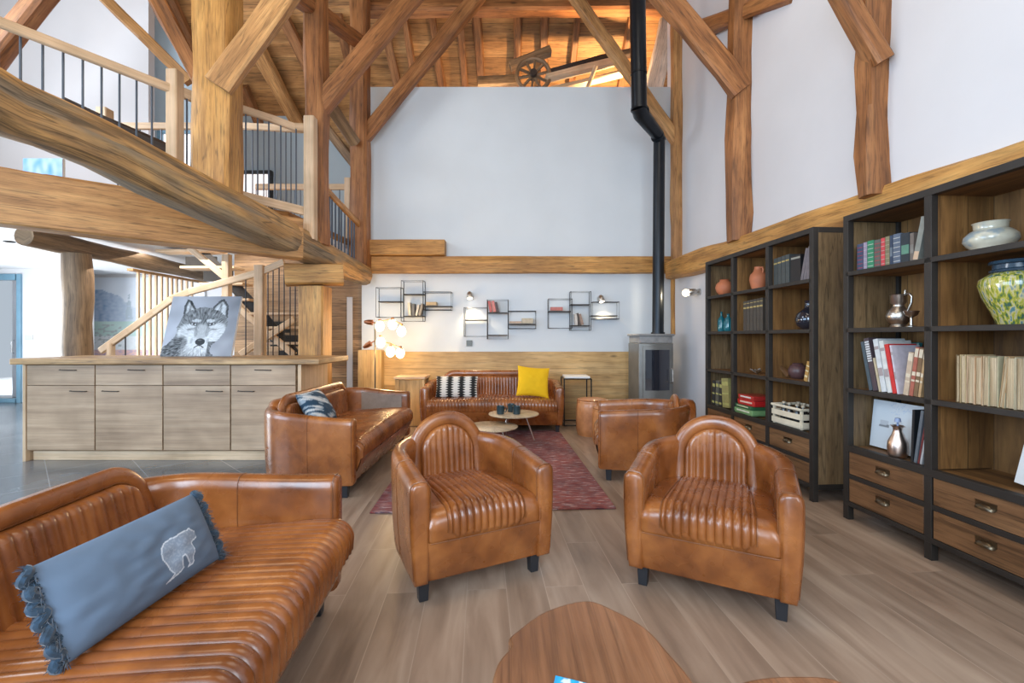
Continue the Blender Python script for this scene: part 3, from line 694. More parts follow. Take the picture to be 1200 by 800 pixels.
mb=MB(); mb.box(((p0.x+p1.x)/2,9.30,(p0.z+p1.z)/2),(p1.x-p0.x+.02,.03,p1.z-p0.z+.02)); mb.build('backing_board',M['whitepaper'],t,world=True)
mb=MB(); c=P(34,395,8.48); mb.box((c.x,8.48,c.z),(.15,.015,.09)); tag(mb.build('light_switch',M['lightplate'],bevel=.004),'grey light switch plate beside the glass door','switch')
for i,(px,py) in enumerate(((11,283),(45,316))):
    z=FPX*(2.555-HC)/(HY-py); c=P(px,py,z); mb=MB(); mb.lathe([(.05,0),(.06,.0),(.06,-.012),(.045,-.016),(.03,-.008),(0.001,-.008)],20,(c.x,c.y,2.56)); 
    tag(mb.build('downlight',M['iron']),['dark recessed downlight in the white ceiling near the left edge','recessed downlight in the white ceiling above the glass door'][i],'downlight')
# upstairs blue picture glimpsed between the two big beams
p0=P(28,202,5.2);p1=P(74,180,5.2)
mb=MB(); 
def bluepic(u,v):
    n=mnoise.noise(Vector((u*8,v*6,1))); return (.30+.25*n,.50+.2*n,.85)
o=thing('blue_picture','bright blue and white picture glimpsed between the big log and squared beams','picture',loc=((p0.x+p1.x)/2,5.2,2.722))
cols=picture(mb,bluepic,p1.x-p0.x,.62,30,30,Matrix.Translation(((p0.x+p1.x)/2,5.19,2.722)))
mb.build('canvas',M['paint'],o,world=True,cols=cols,recalc=False)
mb=MB(); mb.box(((p0.x+p1.x)/2,5.21,2.722+.31),(p1.x-p0.x,.03,.62)); mb.build('stretcher_frame',M['whitepaper'],o,world=True)
# ================================================================ LEATHER SEATING
def arch_w(z,bw,zc,zt):
    r=zt-zc
    if z<=zc: return bw/2
    q=min(1,(z-zc)/r); return bw/2-r+r*math.sqrt(max(0,1-q*q))
def arch_path(bw,z0,zc,zt,n=14):
    r=zt-zc; pts=[(-bw/2,z0),(-bw/2,(z0+zc)/2),(-bw/2,zc)]
    for k in range(1,n+1):
        a=PI-PI/2*k/n; pts.append((-bw/2+r+r*math.cos(a), zc+r*math.sin(a)))
    if bw/2-r>.05:
        m=6
        for k in range(1,m): pts.append((-(bw/2-r)+2*(bw/2-r)*k/m, zt))
    for k in range(0 if bw/2-r>.05 else 1,n+1):
        a=PI/2-PI/2*k/n; pts.append((bw/2-r+r*math.cos(a), zc+r*math.sin(a)))
    pts+= [(bw/2,(z0+zc)/2),(bw/2,z0)]
    return pts
def ridge(x,p): return abs(math.sin(PI*x/p))**.62
def club_seat(name,label,cat,loc,rotz,W,D,mat,R=.30,ha=.60,hb=.67,th=.10,rib_w=.46,back_w=.46,back_t=.79,rib_p=.036,inner=None,group=None,nose=.05,fr=.075,slope=None,tilt=.10):
    t=thing(name,label,cat,loc,rotz,group)
    X=W/2-th/2; yf=-D/2; yb_=D/2-th/2
    path=[]
    n=7
    for k in range(n): path.append((-X, yf+(yb_-R-yf)*k/n,0,k/n*.6))
    m=12
    for k in range(m+1):
        a=PI-PI/2*k/m; path.append((-X+R+R*math.cos(a), yb_-R+R*math.sin(a),0,.6+.4*k/m))
    k2=max(1,int((2*X-2*R)/.25))
    for k in range(1,k2): path.append((-(X-R)+2*(X-R)*k/k2, yb_,0,1))
    right=[(-x,y,z,q) for x,y,z,q in path if x<-1e-6][::-1]
    path=path+right
    rings=[]
    N_=len(path)
    for i,(x,y,_,q) in enumerate(path):
        a=path[max(0,i-1)]; b=path[min(N_-1,i+1)]
        tx,ty=b[0]-a[0],b[1]-a[1]; l=math.hypot(tx,ty); tx/=l;ty/=l
        nx,ny=-ty,tx      # outward for left side going back
        s=q*q*(3-2*q) if slope is None else q**slope
        H=ha+(hb-ha)*s
        hw=th/2*(1.12-.1*s)
        z0=.105
        prof=[(-hw*.8,z0),(-hw*.9,z0+.15),(-hw,H-.06),(-hw*.92,H-.025),(-hw*.6,H-.005),(0,H),(hw*.6,H-.004),(hw*.92,H-.022),(hw,H-.05),(hw*1.0,H-.16),(hw*.9,.30),(hw*.62,z0+.03),(hw*.5,z0)]
        rings.append([(x+nx*o,y+ny*o,z) for o,z in prof])
    def capr(r,dy,sc):
        cx=sum(p[0] for p in r)/len(r); cz=sum(p[2] for p in r)/len(r)
        out=[]
        for p in r:
            out.append((cx+(p[0]-cx)*sc, p[1]+dy, cz+(p[2]-cz)*(1-(1-sc)*.2)))
        return out
    r0=rings[0]; r1=rings[-1]
    rings=[capr(r0,-.030,.55),capr(r0,-.026,.8),capr(r0,-.014,.95)]+rings+[capr(r1,-.014,.95),capr(r1,-.026,.8),capr(r1,-.030,.55)]
    mb=MB(); mb.loft(rings); mb.build('tub_shell',mat,t,angle=60)
    # edge seams on the shell: front piping rings and one seam over each arm
    for r in (r0,r1):
        mb=MB(); mb.tube([(p[0],p[1]-.012,p[2]) for p in r[1:-1]],.0026,5); mb.build('piping',M['tan_dark'],t)
    for k in (3+n-2,len(rings)-4-n+2):
        r=rings[k]; c=(sum(p[0] for p in r)/len(r),sum(p[1] for p in r)/len(r))
        mb=MB(); mb.tube([(c[0]+(p[0]-c[0])*1.03,c[1]+(p[1]-c[1])*1.0,p[2]+.001) for p in r[1:-1]],.0018,5); mb.build('arm_seam',M['tan_dark'],t)
    if inner:
        for s in (-1,1):
            x=s*(X-th/2-.010)
            mb=MB(); mb.prism([(yf+.05,.40),(yb_-R+.06,.40),(yb_-R+.06,ha+.0),(yf+.2,ha-.035),(yf+.05,ha-.05)],-.006,.006,Matrix(((0,0,1,x),(1,0,0,0),(0,1,0,0),(0,0,0,1)))); mb.build('inner_arm_panel',inner,t,bevel=.003)
    # seat cushion, one ribbed surface rolling over the front
    sw=W/2-th+.012; y0=yb_-th/2-.03; yfr=yf-.055
    prof=[]
    zt=.405
    rr=.075
    ys=[(y0,.395),(y0-.15,.405)]
    pr=[]
    nn=18
    for k in range(nn+1):
        q=k/nn; y=y0+(yf+rr-nose-y0)*q; pr.append((y,.395+.035*math.sin(PI*.5*min(1,q*1.1))-.0*q,0,1))
    for k in range(1,11):
        a=PI/2*k/10; pr.append((yf-nose+rr-rr*math.sin(a)*1.0-.0,.43-rr*(1-math.cos(a)),-math.sin(a),math.cos(a)))
    for k in range(1,7):
        q=k/6; pr.append((yf-nose+.004*q,.43-rr-.055*q,-1,0))
    pr.append((yf-nose+.02,.43-rr-.068,-.6,-.8)); pr.append((yf+.03,.43-rr-.070,0,-1))
    nu=int(2*sw/rib_p*10)
    LEN=len(pr)-1
    def seat(u,v):
        x=-sw+2*sw*u
        i=min(LEN,int(round(v*LEN))); y,z,ny,nz=pr[i]
        edge=min(1,(sw-abs(x))/.05); rnd=math.sqrt(max(0,1-(1-edge)**2))
        # ribbed field with a rounded front boundary
        q=(y0-y)/(y0-(yf-nose)); z_end=.43-rr-.03
        half=rib_w/2*(.84+.16*min(1,q*1.2))*(1 if (i<nn+6 or rib_w>2*sw-.1) else max(0,1-((i-nn-6)/9.6)**4)**.25)
        inside=1.0
        dx=half-abs(x)
        inside=max(0,min(1,dx/.012))
        if i>nn+10+3: inside*= 0 if rib_w<2*sw-.02 and i>nn+14 else 1
        if i>LEN-2: inside=0
        h=.012*ridge(x,rib_p)*inside-.003*(1-inside)*0
        if 0<dx<.012 : h-=.002
        # shallower where the boundary seam runs, sides pillowed
        side=.022*(1-rnd)
        crown=.022*(1-(x/sw)**2)
        return (x, y+ny*(h-side*.8), z+nz*h+ (crown-side)*(1 if nz>0.3 else nz*1.0))
    mb=MB(); mb.grid(seat,nu,LEN,us=2*sw,vs_=.8); mb.build('seat_cushion',mat,t,angle=80,recalc=False)
    # fix orientation: grid is open, make sure it faces up
    # front and underside of the base
    def apron(u,v):
        x=-sw-.004+2*(sw+.004)*u; c=math.sqrt(max(0,1-(abs(x)/(sw+.02))**8))
        return (x, yf-nose+.002+nose*v**1.3+.02*(1-c), .30-.19*v)
    mb=MB(); mb.grid(apron,26,8); 
    mb.add([(-sw,yf+.0,.112),(sw,yf+.0,.112),(sw,y0,.112),(-sw,y0,.112)],[(0,1,2,3)])
    for s in (-1,1):
        pl=[(y,z-.012) for y,z,_,_ in pr[nn-4:]]
        pl=[(max(y,yf-nose+.004),z) for y,z in pl if z>.30]+[(yf-nose+.002+nose*(v/6)**1.3+.02,.30-.19*v/6) for v in range(7)]+[(yf+.12,.112)]
        mb.add([(s*(sw-.002),y,z) for y,z in pl],[tuple(range(len(pl)))])
    mb.build('seat_base',mat,t,angle=80,recalc=False)
    # boundary seam of ribbed field
    if rib_w<2*sw-.05:
        mb=MB()
        for s in (-1,1):
            pts=[]
            for i in range(0,nn+14,2):
                y,z,ny,nz=pr[i]; q=(y0-y)/(y0-(yf-nose)); half=rib_w/2*(.84+.16*min(1,q*1.2))
                x=s*half; crown=.022*(1-(x/sw)**2); pts.append((x,y+ny*.003,z+nz*.003+crown*(1 if nz>.3 else nz)))
            mb.tube(pts,.0022,5)
        mb.tube([(x,yf-nose-.004,.30) for x in (-sw+.01,-sw/2,0,sw/2,sw-.01)],.0022,5)
        mb.build('seat_seam',M['tan_dark'],t)
    # back pad
    z0=.38; r_=min(back_w/2-.001,.24) if back_w<.8 else .17
    zc=back_t-r_; yp=yb_-th/2-.075-(tilt-.10)*.3
    def yo(z): return yp+(z-z0)*tilt
    iw=back_w-2*fr; izt=back_t-fr; izc=izt-max(.02,r_-fr)
    nu=int(iw/rib_p*9); nv=20
    def face(u,v):
        z=z0+(izt-z0)*(1-(1-v)**1.6); hw=max(.001,arch_w(z,iw,izc,izt)); x=(-1+2*u)*hw
        e=min(1,(hw-abs(x))/.03,(izt-z)/.03+.0); e=math.sqrt(max(0,1-(1-max(0,e))**2))
        return (x, yo(z)-.012-.026*e-.0105*ridge(x,rib_p)*min(1,e*1.5), z)
    mb=MB(); mb.grid(face,nu,nv,us=iw,vs_=.4); mb.build('back_cushion',mat,t,angle=80,recalc=False)
    ap=arch_path(back_w-fr,z0,zc,back_t-fr/2)
    mb=MB(); mb.tube([(x,yo(z)-.004,z) for x,z in ap],fr*.58,14,sq=.6); mb.build('back_roll',mat,t,angle=80)
    mb=MB()
    rings=[]
    for (sc,dy) in ((.94,.02),(1.0,.06),(1.0,.10),(.90,.15),(.70,.165)):
        rg=[(x*sc,yo(z)+dy,z0+(z-z0)*(1-(1-sc)*.35)) for x,z in ap]; rings.append(rg)
    mb.loft(rings); mb.build('back_pad',mat,t,angle=70)
    # seam just inside the roll
    ap2=arch_path(iw+.012,z0,izc,izt+.006)
    mb=MB(); mb.tube([(x,yo(z)-.017,z) for x,z in ap2],.0024,5); mb.build('back_seam',M['tan_dark'],t)
    # feet
    lx=W/2-.075; 
    for sx in (-1,1):
        for y in (yf+.06,D/2-.14):
            mb=MB(); xx=sx*(lx if y<0 else min(lx,W/2-.15)); mb.box((xx,y,.058),(.055,.055,.116),tap=.78); mb.build('leg',M['legdark'],t,bevel=.003)
    return t
def frame_from_feet(a,b,W,D,inset=.06,lx=.075):
    """front feet pixels -> centre and rotation"""
    A=F(*a);B=F(*b); d=(B-A); th=math.atan2(d.y,d.x); c=(A+B)/2
    back=Vector((-math.sin(th),math.cos(th),0)); return c+back*(D/2-inset), th
DC=.76
c,th_=frame_from_feet((492,703),(627,667),.74,DC)
club_seat('leather_armchair','cognac leather tub armchair with ribbed back, front left of the two near chairs','armchair',(c.x,c.y,0),th_,.75,DC,M['tan'],rib_w=.41,back_w=.475,back_t=.785,R=.335,ha=.585,hb=.665,th=.088,slope=1.15,nose=.035,fr=.072)
c,th_=frame_from_feet((749,682),(922,726),.74,DC)
club_seat('leather_armchair','cognac leather tub armchair with ribbed back nearest the large bookcases','armchair',(c.x,c.y,0),th_,.75,DC,M['tan'],rib_w=.41,back_w=.475,back_t=.785,R=.335,ha=.585,hb=.665,th=.088,slope=1.15,nose=.035,fr=.072)
club_seat('leather_armchair','cognac armchair seen from its side beyond the rug, facing left','armchair',(1.24,4.13,0),math.radians(-101),.76,.80,M['tan'],rib_w=.41,back_w=.475,back_t=.725,ha=.61,hb=.655,R=.335,th=.088,slope=1.1,nose=.06,fr=.072)
club_seat('leather_sofa','ribbed cognac sofa against the pine panelling with black-striped and yellow cushions','sofa',(-.26,6.18,0),0,1.86,.84,M['tan'],rib_w=1.70,back_w=1.50,back_t=.765,R=.28,hb=.66,rib_p=.043,nose=.07)
SFM=((-1.635,4.32),math.radians(89.5))
club_seat('leather_sofa','cognac leather sofa in front of the counter with a small blue cushion','sofa',(SFM[0][0],SFM[0][1],0),SFM[1],1.84,.80,M['tan'],rib_w=1.62,back_w=1.42,back_t=.76,R=.30,ha=.62,hb=.68,rib_p=.036,inner=M['grey_in'],th=.085,nose=.08)
SFN=((-1.20,1.12),math.radians(94.5))
club_seat('leather_sofa','large ribbed cognac sofa cut off at the lower left corner','sofa',(SFN[0][0],SFN[0][1],0),SFN[1],1.86,.90,M['tan'],rib_w=1.70,back_w=1.60,back_t=.735,R=.30,ha=.62,hb=.65,rib_p=.045,th=.09,nose=.10,fr=.062,tilt=.26)
# ---------------------------------------------------------------- cushions
def cushion_frame(bl,br,up):
    """matrix with X along bl->br, Z along up, origin mid bottom"""
    bl=Vector(bl);br=Vector(br);x=(br-bl).normalized(); z=Vector(up); z=(z-x*z.dot(x)).normalized(); y=z.cross(x)
    m=Matrix((x,y,z)).transposed().to_4x4(); m.translation=(bl+br)/2; return m
def cushion_mesh(w_,h_,t_,nu,nv,pinch=.12,fn=None,seed=0):
    vs=[];fs=[];cols=[]
    for s in (-1,1):
        for j in range(nv+1):
            for i in range(nu+1):
                u=i/nu*2-1; v=j/nv*2-1
                b=(max(0,(1-abs(u)**2.6)*(1-abs(v)**2.6)))**.55
                px=u*w_/2*(1-pinch*(1-abs(u))*0-pinch*.5*(1-v*v)*abs(u)**3); pz=v*h_/2*(1-pinch*.5*(1-u*u)*abs(v)**3)
                wr=.006*mnoise.noise(Vector((u*4+seed,v*4,s)))*b
                vs.append((px, s*(t_/2*b)+wr, pz+h_/2)); cols.append(fn((u+1)/2,(v+1)/2,s) if fn else (1,1,1))
    n1=(nu+1)*(nv+1)
    for s in (0,1):
        for j in range(nv):
            for i in range(nu):
                a=s*n1+j*(nu+1)+i; q=(a,a+1,a+nu+2,a+nu+1); fs.append(q if s==0 else q[::-1])
    return vs,fs,cols
def inpoly(x,y,poly):
    c=False;n=len(poly);j=n-1
    for i in range(n):
        xi,yi=poly[i];xj,yj=poly[j]
        if (yi>y)!=(yj>y) and x<(xj-xi)*(y-yi)/(yj-yi)+xi: c=not c
        j=i
    return c
def segd(x,y,poly):
    best=9
    n=len(poly)
    for i in range(n):
        ax,ay=poly[i];bx,by=poly[(i+1)%n]; dx,dy=bx-ax,by-ay; l=dx*dx+dy*dy
        t=max(0,min(1,((x-ax)*dx+(y-ay)*dy)/l)) if l else 0
        best=min(best,math.hypot(x-ax-t*dx,y-ay-t*dy))
    return best
# near blue bolster with the bear
bear_px=[(582.8, 337.1), (571.4, 350.0), (555.7, 361.4), (550.0, 368.6), (560.0, 382.8), (565.7, 400.0), (564.3, 414.3), (575.7, 428.6), (572.8, 437.1), (554.3, 447.1), (558.5, 435.7), (542.8, 422.8), (522.8, 410.0), (514.3, 417.1), (521.4, 434.3), (532.8, 450.0), (522.8, 462.8), (505.7, 474.3), (477.1, 495.7), (494.3, 475.7), (498.5, 468.5), (480.0, 458.5), (465.7, 444.3), (445.7, 425.7), (434.3, 408.6), (432.8, 391.4), (442.8, 371.4), (462.8, 357.1), (482.8, 350.0), (491.4, 341.4), (508.5, 332.8), (528.5, 325.7), (535.7, 318.6), (542.8, 324.3), (560.0, 327.1), (574.3, 331.4)]
bear=[]
for x,y in bear_px:
    dx,dy=x-110,y-410; e1=(490,-250);e2=(142,248); det=e1[0]*e2[1]-e1[1]*e2[0]
    bear.append(((dx*e2[1]-dy*e2[0])/det*2.02, 1-(e1[0]*dy-e1[1]*dx)/det))
def bearfn(u,v,s):
    base=(.115,.165,.235)
    if s>0: return base
    x,y=u*2.02,v
    if .5<x<1.6 and .1<y<1:
        d=segd(x,y,bear)
        if d<.0075: return (.60,.66,.72)
        if inpoly(x,y,bear):
            n=mnoise.noise(Vector((u*70,v*40,0)))
            return (.30,.36,.44) if n>.1 else (.24,.30,.38)
    return base
bl=P(84,786,1.08);br=P(254,655,1.57)
bl.z=.462; br.z=.462
mt=cushion_frame(bl,br,(-.40,-.10,.9))
wid=(br-bl).length
t=thing('bolster_cushion','long blue-grey bolster with a white bear print and fringed ends on the near sofa','cushion',M=mt)
vs,fs,cols=cushion_mesh(wid+.03,.25,.12,230,120,.03,bearfn)
mb=MB(); mb.add(vs,fs); o=mb.build('cover',M['cloth_paint'],t,cols=cols,angle=80)
def fringe(mb,x,h_,sgn):
    for k in range(420):
        q=random.random(); z=h_*q; a=random.uniform(-1.2,1.2)
        L_=random.uniform(.02,.035); p=Vector((x+sgn*random.uniform(-.006,.004),random.uniform(-.012,.012),z))
        d=Vector((sgn*math.cos(a),random.uniform(-.7,.7),math.sin(a)*.7)).normalized()
        mb.tube([p,p+d*L_*.5,p+d*L_+Vector((0,0,-.004))],[.0016,.0013,.0006],3)
    n=70
    pts=[(x+sgn*(.012+.008*math.sin(k*.62)),.006*math.sin(k*.45),h_*k/n) for k in range(n+1)]
    mb.tube(pts,.0125,8)
for sgn in (-1,1):
    mb=MB(); fringe(mb,sgn*(wid/2+.012),.25,sgn); mb.build('fringe',M['fringe'],t)
# small crumpled blue cushion on the middle sofa
def bluefn(u,v,s):
    n=mnoise.noise(Vector((u*3+v*5,v*2-u*2,4)))+.5*mnoise.noise(Vector((u*11+v*14,v*5,9)))
    return (.02,.06,.11) if n<.0 else ((.30,.38,.45) if n<.25 else (.62,.64,.64))
vs,fs,cols=cushion_mesh(.44,.34,.15,60,50,.12,bluefn)
a=P(375,484,3.85); mt=cushion_frame((-1.66,3.80,.475),(-1.66,4.20,.475),(-.50,0,.76)); t=None
mb=MB(); mb.add(vs,fs,None,mt); tag(mb.build('scatter_cushion',M['cloth_paint'],cols=cols,angle=80),'crumpled dark blue and white cushion on the sofa by the counter','cushion')
# black and white cushion
def zigfn(u,v,s):
    k=u*3.55+.28; f=k%1; w_=.11+.26*abs(((v*9)%1)-.5)*2
    d=abs(f-.5)
    if d<w_: return (.015,.015,.015)
    return (.74,.71,.65)
vs,fs,cols=cushion_mesh(.56,.29,.13,150,80,.06,zigfn)
pz=P(535,467,5.95)
mt=cushion_frame((pz.x-.28,5.93,.445),(pz.x+.28,5.93,.445),(0,.28,.95))
mb=MB(); mb.add(vs,fs,None,mt); tag(mb.build('scatter_cushion',M['cloth_paint'],cols=cols,angle=80),'cream lumbar cushion with black zigzag stripes on the far sofa','cushion')
vs,fs,cols=cushion_mesh(.44,.42,.15,40,40,.16)
mt=cushion_frame((P(605,467,5.9).x,5.88,.475),(P(643,467,5.9).x,5.92,.435),(.12,.35,.93))
mb=MB(); mb.add(vs,fs,None,mt); tag(mb.build('scatter_cushion',M['yellow'],angle=80),'bright yellow square cushion at the right end of the far sofa','cushion')

# ================================================================ RUG
q=[F(433,602),F(722,596.5),F(655,505),F(500,505)]
mb=MB(); mb.prism([(p.x,p.y) for p in q],.001,.012); 
tag(mb.build('rug',M['rug'],bevel=.003),'worn red and grey woven rug on the plank floor before the far sofa','rug')
# ================================================================ LOW TABLES
def round_table(name,label,cx,cy,r,h,rot=0):
    t=thing(name,label,'coffee table',(cx,cy,0),rot)
    mb=MB(); mb.lathe([(.001,h-.014),(r-.006,h-.014),(r,h-.010),(r,h-.002),(r-.004,h),(.001,h)],48); mb.build('tabletop',M['pinetop'],t)
    for k in range(3):
        a=rot+2*PI*k/3-.9; mb=MB(); mb.tube([(.45*r*math.cos(a),.45*r*math.sin(a),h-.014),(.82*r*math.cos(a),.82*r*math.sin(a),.014)],.009,8); mb.build('leg',M['silver'],t)
    mb=MB()
    for k in range(3):
        a=rot+2*PI*k/3-.9; b=rot+2*PI*(k+1)/3-.9; mb.tube([(.45*r*math.cos(a),.45*r*math.sin(a),h-.02),(.45*r*math.cos(b),.45*r*math.sin(b),h-.02)],.006,6)
    mb.build('leg_frame',M['silver'],t)
M['pinetop']=wood('pale_round_top',(.42,.33,.22),(.56,.46,.33),(.66,.57,.43),sx=2,sy=14,knot=.2,bump=.05,rough=.35)
zt=5.35; cT=P(602,484,zt); round_table('round_coffee_table','round pale coffee table holding three dark mugs on the rug',cT.x,zt,29.5/FPX*zt,cT.z,.4)
zl=4.98; cL=P(577,499,zl); round_table('round_coffee_table','lower round pale coffee table half hidden by the left armchair',cL.x-.01,zl,31/FPX*zl,cL.z,1.2)
for i,(px,dy,lab) in enumerate([(586.5,-.06,'dark teal mug on the left of the round table'),(599,.10,'dark mug at the back of the round table, partly hidden'),(605.5,-.06,'dark teal mug at the front right of the round table')]):
    x=(px-600)/FPX*(zt+dy); t=thing('mug',lab,'mug',(x,zt+dy,cT.z),.6*i)
    mb=MB(); mb.lathe([(.001,.0),(.038,0),(.044,.006),(.047,.05),(.046,.098),(.043,.1),(.040,.095),(.040,.012),(.001,.01)],24); mb.build('cup',M['mug'],t)
    mb=MB(); mb.tube([(.044,0,.078),(.062,0,.08),(.072,0,.062),(.070,0,.038),(.058,0,.024),(.044,0,.026)],.006,6); mb.build('handle',M['mug'],t)
# foreground live edge tables
def live_table(label,px,h,xoff=0,group=None,legs=((0,0),)):
    pts=[]
    for x,y in px:
        z=FPX*(HC-h)/(y-HY); pts.append(((x-600)/FPX*z,z))
    cx=sum(p[0] for p in pts)/len(pts); cy=sum(p[1] for p in pts)/len(pts)
    # smooth closed curve
    n=len(pts); sm=[]
    for i in range(n):
        p0,p1,p2,p3=[Vector(pts[(i+k)%n]) for k in (-1,0,1,2)]
        for s in range(6):
            q=s/6; v=.5*((2*p1)+(-p0+p2)*q+(2*p0-5*p1+4*p2-p3)*q*q+(-p0+3*p1-3*p2+p3)*q**3); sm.append((v.x-cx,v.y-cy))
    t=thing('live_edge_table',label,'coffee table',(cx,cy,0))
    mb=MB(); mb.prism(sm,h-.042,h); mb.build('tabletop',M['walnut'],t,bevel=.008,bseg=3)
    for k in range(3):
        a=2*PI*k/3+.5; mb=MB(); mb.tube([(.13*math.cos(a),.13*math.sin(a),h-.043),(.20*math.cos(a),.20*math.sin(a),.012)],.014,8); mb.build('leg',M['black'],t)
    mb=MB(); mb.box((0,0,h-.048),(.3,.3,.01)); mb.build('mounting_plate',M['black'],t,bevel=.003)
live_table('walnut live-edge slab coffee table at the bottom centre, with a blue leaflet',[(575,806),(584,775),(598,757),(596,748),(606,738),(640,715),(687,703),(722,715),(757,735),(784,764),(808,792),(835,835),(845,900),(800,980),(700,1010),(610,970),(570,880)],.42)
live_table('second walnut coffee table just showing at the bottom edge, right of the centre one',[(872,797),(925,791),(985,797),(1030,840),(1050,930),(960,1010),(860,980),(820,880),(840,815)],.42)
# leaflet
p=[(651,790),(692,800),(720,860),(640,840)]
z_=[FPX*(HC-.43)/(y-HY) for x,y in p]; pl_=[((x-600)/FPX*z,z) for (x,y),z in zip(p,z_)]
mb=MB(); mb.prism(pl_,.4215,.427); t=None
def leaf(u,v): 
    n=mnoise.noise(Vector((u*9,v*5,2))); return (.02,.35+.2*n,.66) if n>-.25 else (.65,.78,.85)
c0=(sum(q[0] for q in pl_)/4,sum(q[1] for q in pl_)/4)
t=thing('leaflet','glossy blue leaflet at the bottom edge on the slab table','leaflet',(c0[0],c0[1],.42))
mb.build('pages',M['whitepaper'],t,world=True)
vs=[];cols=[];fs=[]
nn=20
for j in range(nn+1):
    for i in range(nn+1):
        u=i/nn;v=j/nn
        a=Vector(pl_[3]).lerp(Vector(pl_[2]),u); b=Vector(pl_[0]).lerp(Vector(pl_[1]),u); q=a.lerp(b,v); vs.append((q.x,q.y,.4278)); cols.append(leaf(u,v))
for j in range(nn):
    for i in range(nn): a=j*(nn+1)+i; fs.append((a,a+1,a+nn+2,a+nn+1))
mb=MB(); mb.add(vs,fs); mb.build('printed_cover',M['paint'],t,world=True,cols=cols,recalc=False)

# ---------------------------------------------------------------- poufs, side tables, stove
def pouf(label,x,y,r,h):
    t=thing('leather_pouf',label,'pouf',(x,y,0))
    n=12
    def f(u,v):
        a=2*PI*u; bulge=r*(1-.10*(2*v-1)**4)*(1-.018*(abs(math.cos(n*a/2))**12))
        return (bulge*math.cos(a),bulge*math.sin(a),.0+v*(h-.02))
    mb=MB(); mb.grid(f,96,12,True,False); mb.build('side_cover',M['tan_pouf'],t,angle=70,recalc=False)
    mb=MB(); mb.lathe([(.001,h-.06),(r*.93,h-.05),(r*.95,h-.02),(r*.9,h-.004),(r*.5,h+.008),(.001,h+.01)],48); mb.build('seat_top',M['tan_pouf'],t,angle=70)
    mb=MB(); mb.tube([(r*.935*math.cos(2*PI*k/32),r*.935*math.sin(2*PI*k/32),h-.012) for k in range(32)],.006,6,closed=True); mb.build('piping',M['tan'],t)
M['tan_pouf']=leather('light_tan_leather',(.36,.14,.045),(.50,.205,.07),(.60,.27,.10),.45)
p=F(694,509); pouf('tall round tan leather pouf beside the black wire side table',p.x,5.72,.205,.46)
pouf('second tan leather pouf mostly hidden behind the side-on armchair',P(714,480,5.22).x,5.22,.20,.43)
# wooden side table
q=P(483,440,6.35); h_=q.z
t=thing('side_table','square pine box side table left of the far sofa under the floor lamp','side table',(q.x,6.38,0))
mb=MB(); mb.box((0,0,h_-.018),(.44,.40,.036),ax=0); mb.build('table_top',M['pine'],t,bevel=.004)
for s in (-1,1):
    for s2 in (-1,1):
        mb=MB(); mb.box((s*.18,s2*.16,(h_-.04)/2),(.05,.05,h_-.04),ax=2); mb.build('leg',M['clad'],t,bevel=.003)
mb=MB(); mb.box((0,-.165,(h_-.04)/2),(.31,.015,h_-.06),ax=2); mb.build('front_panel',M['clad'],t)
mb=MB(); mb.box((0,-.0,.03),(.31,.29,.02)); mb.build('bottom_shelf',M['clad'],t)
# black wire table
q=P(675,441,6.4); h_=q.z
t=thing('wire_side_table','tall black wire-framed side table with a white top right of the far sofa','side table',(q.x,6.42,0))
mb=MB(); w2=.19
for zz_ in (.012,h_-.02):
    mb=MB(); mb.tube([(-w2,-w2,zz_),(w2,-w2,zz_),(w2,w2,zz_),(-w2,w2,zz_)],.009,4,closed=True); mb.build('frame_rail',M['black'],t)
for sx in (-1,1):
    for sy in (-1,1):
        mb=MB(); mb.box((sx*w2,sy*w2,h_/2-.005),(.017,.017,h_-.02)); mb.build('leg',M['black'],t)
mb=MB(); mb.box((0,0,h_+.0),(.35,.35,.03)); mb.build('table_top',M['whitepaper'],t,bevel=.003)
mb=MB(); mb.box((.03,.02,h_+.028),(.24,.18,.02)); tag(mb.build('magazine',M['whitepaper'],bevel=.002),'white magazine lying on the black wire side table','magazine')
# stove
zs=6.1; c=P(769,395,zs); W_=.49; top=HC+(HY-391)/FPX*zs
t=thing('wood_stove','grey steel wood stove with a glass door and stone top in the corner','stove',(c.x,zs+.27,0),math.radians(4))
def bowbox(mb,w_,d_,z0,z1,bow,n=14):
    pts=[(w_/2,d_/2),(-w_/2,d_/2)]+[(-w_/2+w_*k/n,-d_/2-bow*math.sin(PI*k/n)) for k in range(n+1)]
    mb.prism(pts,z0,z1)
mb=MB(); bowbox(mb,W_,.44,.06,top-.13,.05); mb.build('body',M['stove'],t,bevel=.008)
mb=MB(); bowbox(mb,W_+.03,.47,top-.03,top,.05); mb.build('top_plate',M['stone'],t,bevel=.008)
mb=MB(); bowbox(mb,W_-.02,.43,top-.128,top-.032,.05); mb.build('stone_band',M['stone'],t,bevel=.006)
def arcp(w_,z0,z1,off,n=12,d_=.22,bow=.05):
    return [(( -w_/2+w_*k/n), -d_-bow*math.sin(PI*(.5+(-w_/2+w_*k/n)/W_))-off) for k in range(n+1)]
def arcpanel(mb,w_,z0,z1,off,th=.012,cx=0):
    a=arcp(w_,z0,z1,off); b=[(x,y+th) for x,y in a][::-1]; mb.prism([(x+cx,y) for x,y in a+b],z0,z1)
mb=MB(); arcpanel(mb,.40,.30,top-.17,.02,.02); mb.build('door',M['stove'],t,bevel=.003)
mb=MB(); arcpanel(mb,.34,.52,top-.22,.026,.01); g=mb.build('door_glass',M['dark_glass'],t)
mb=MB(); mb.tube([(.19,-.29,.62),(.19,-.325,.64),(.19,-.325,.80),(.19,-.29,.82)],.008,8); mb.build('door_handle',M['silver'],t)
mb=MB(); bowbox(mb,W_-.06,.38,0,.06,.03); mb.build('plinth',M['black'],t)
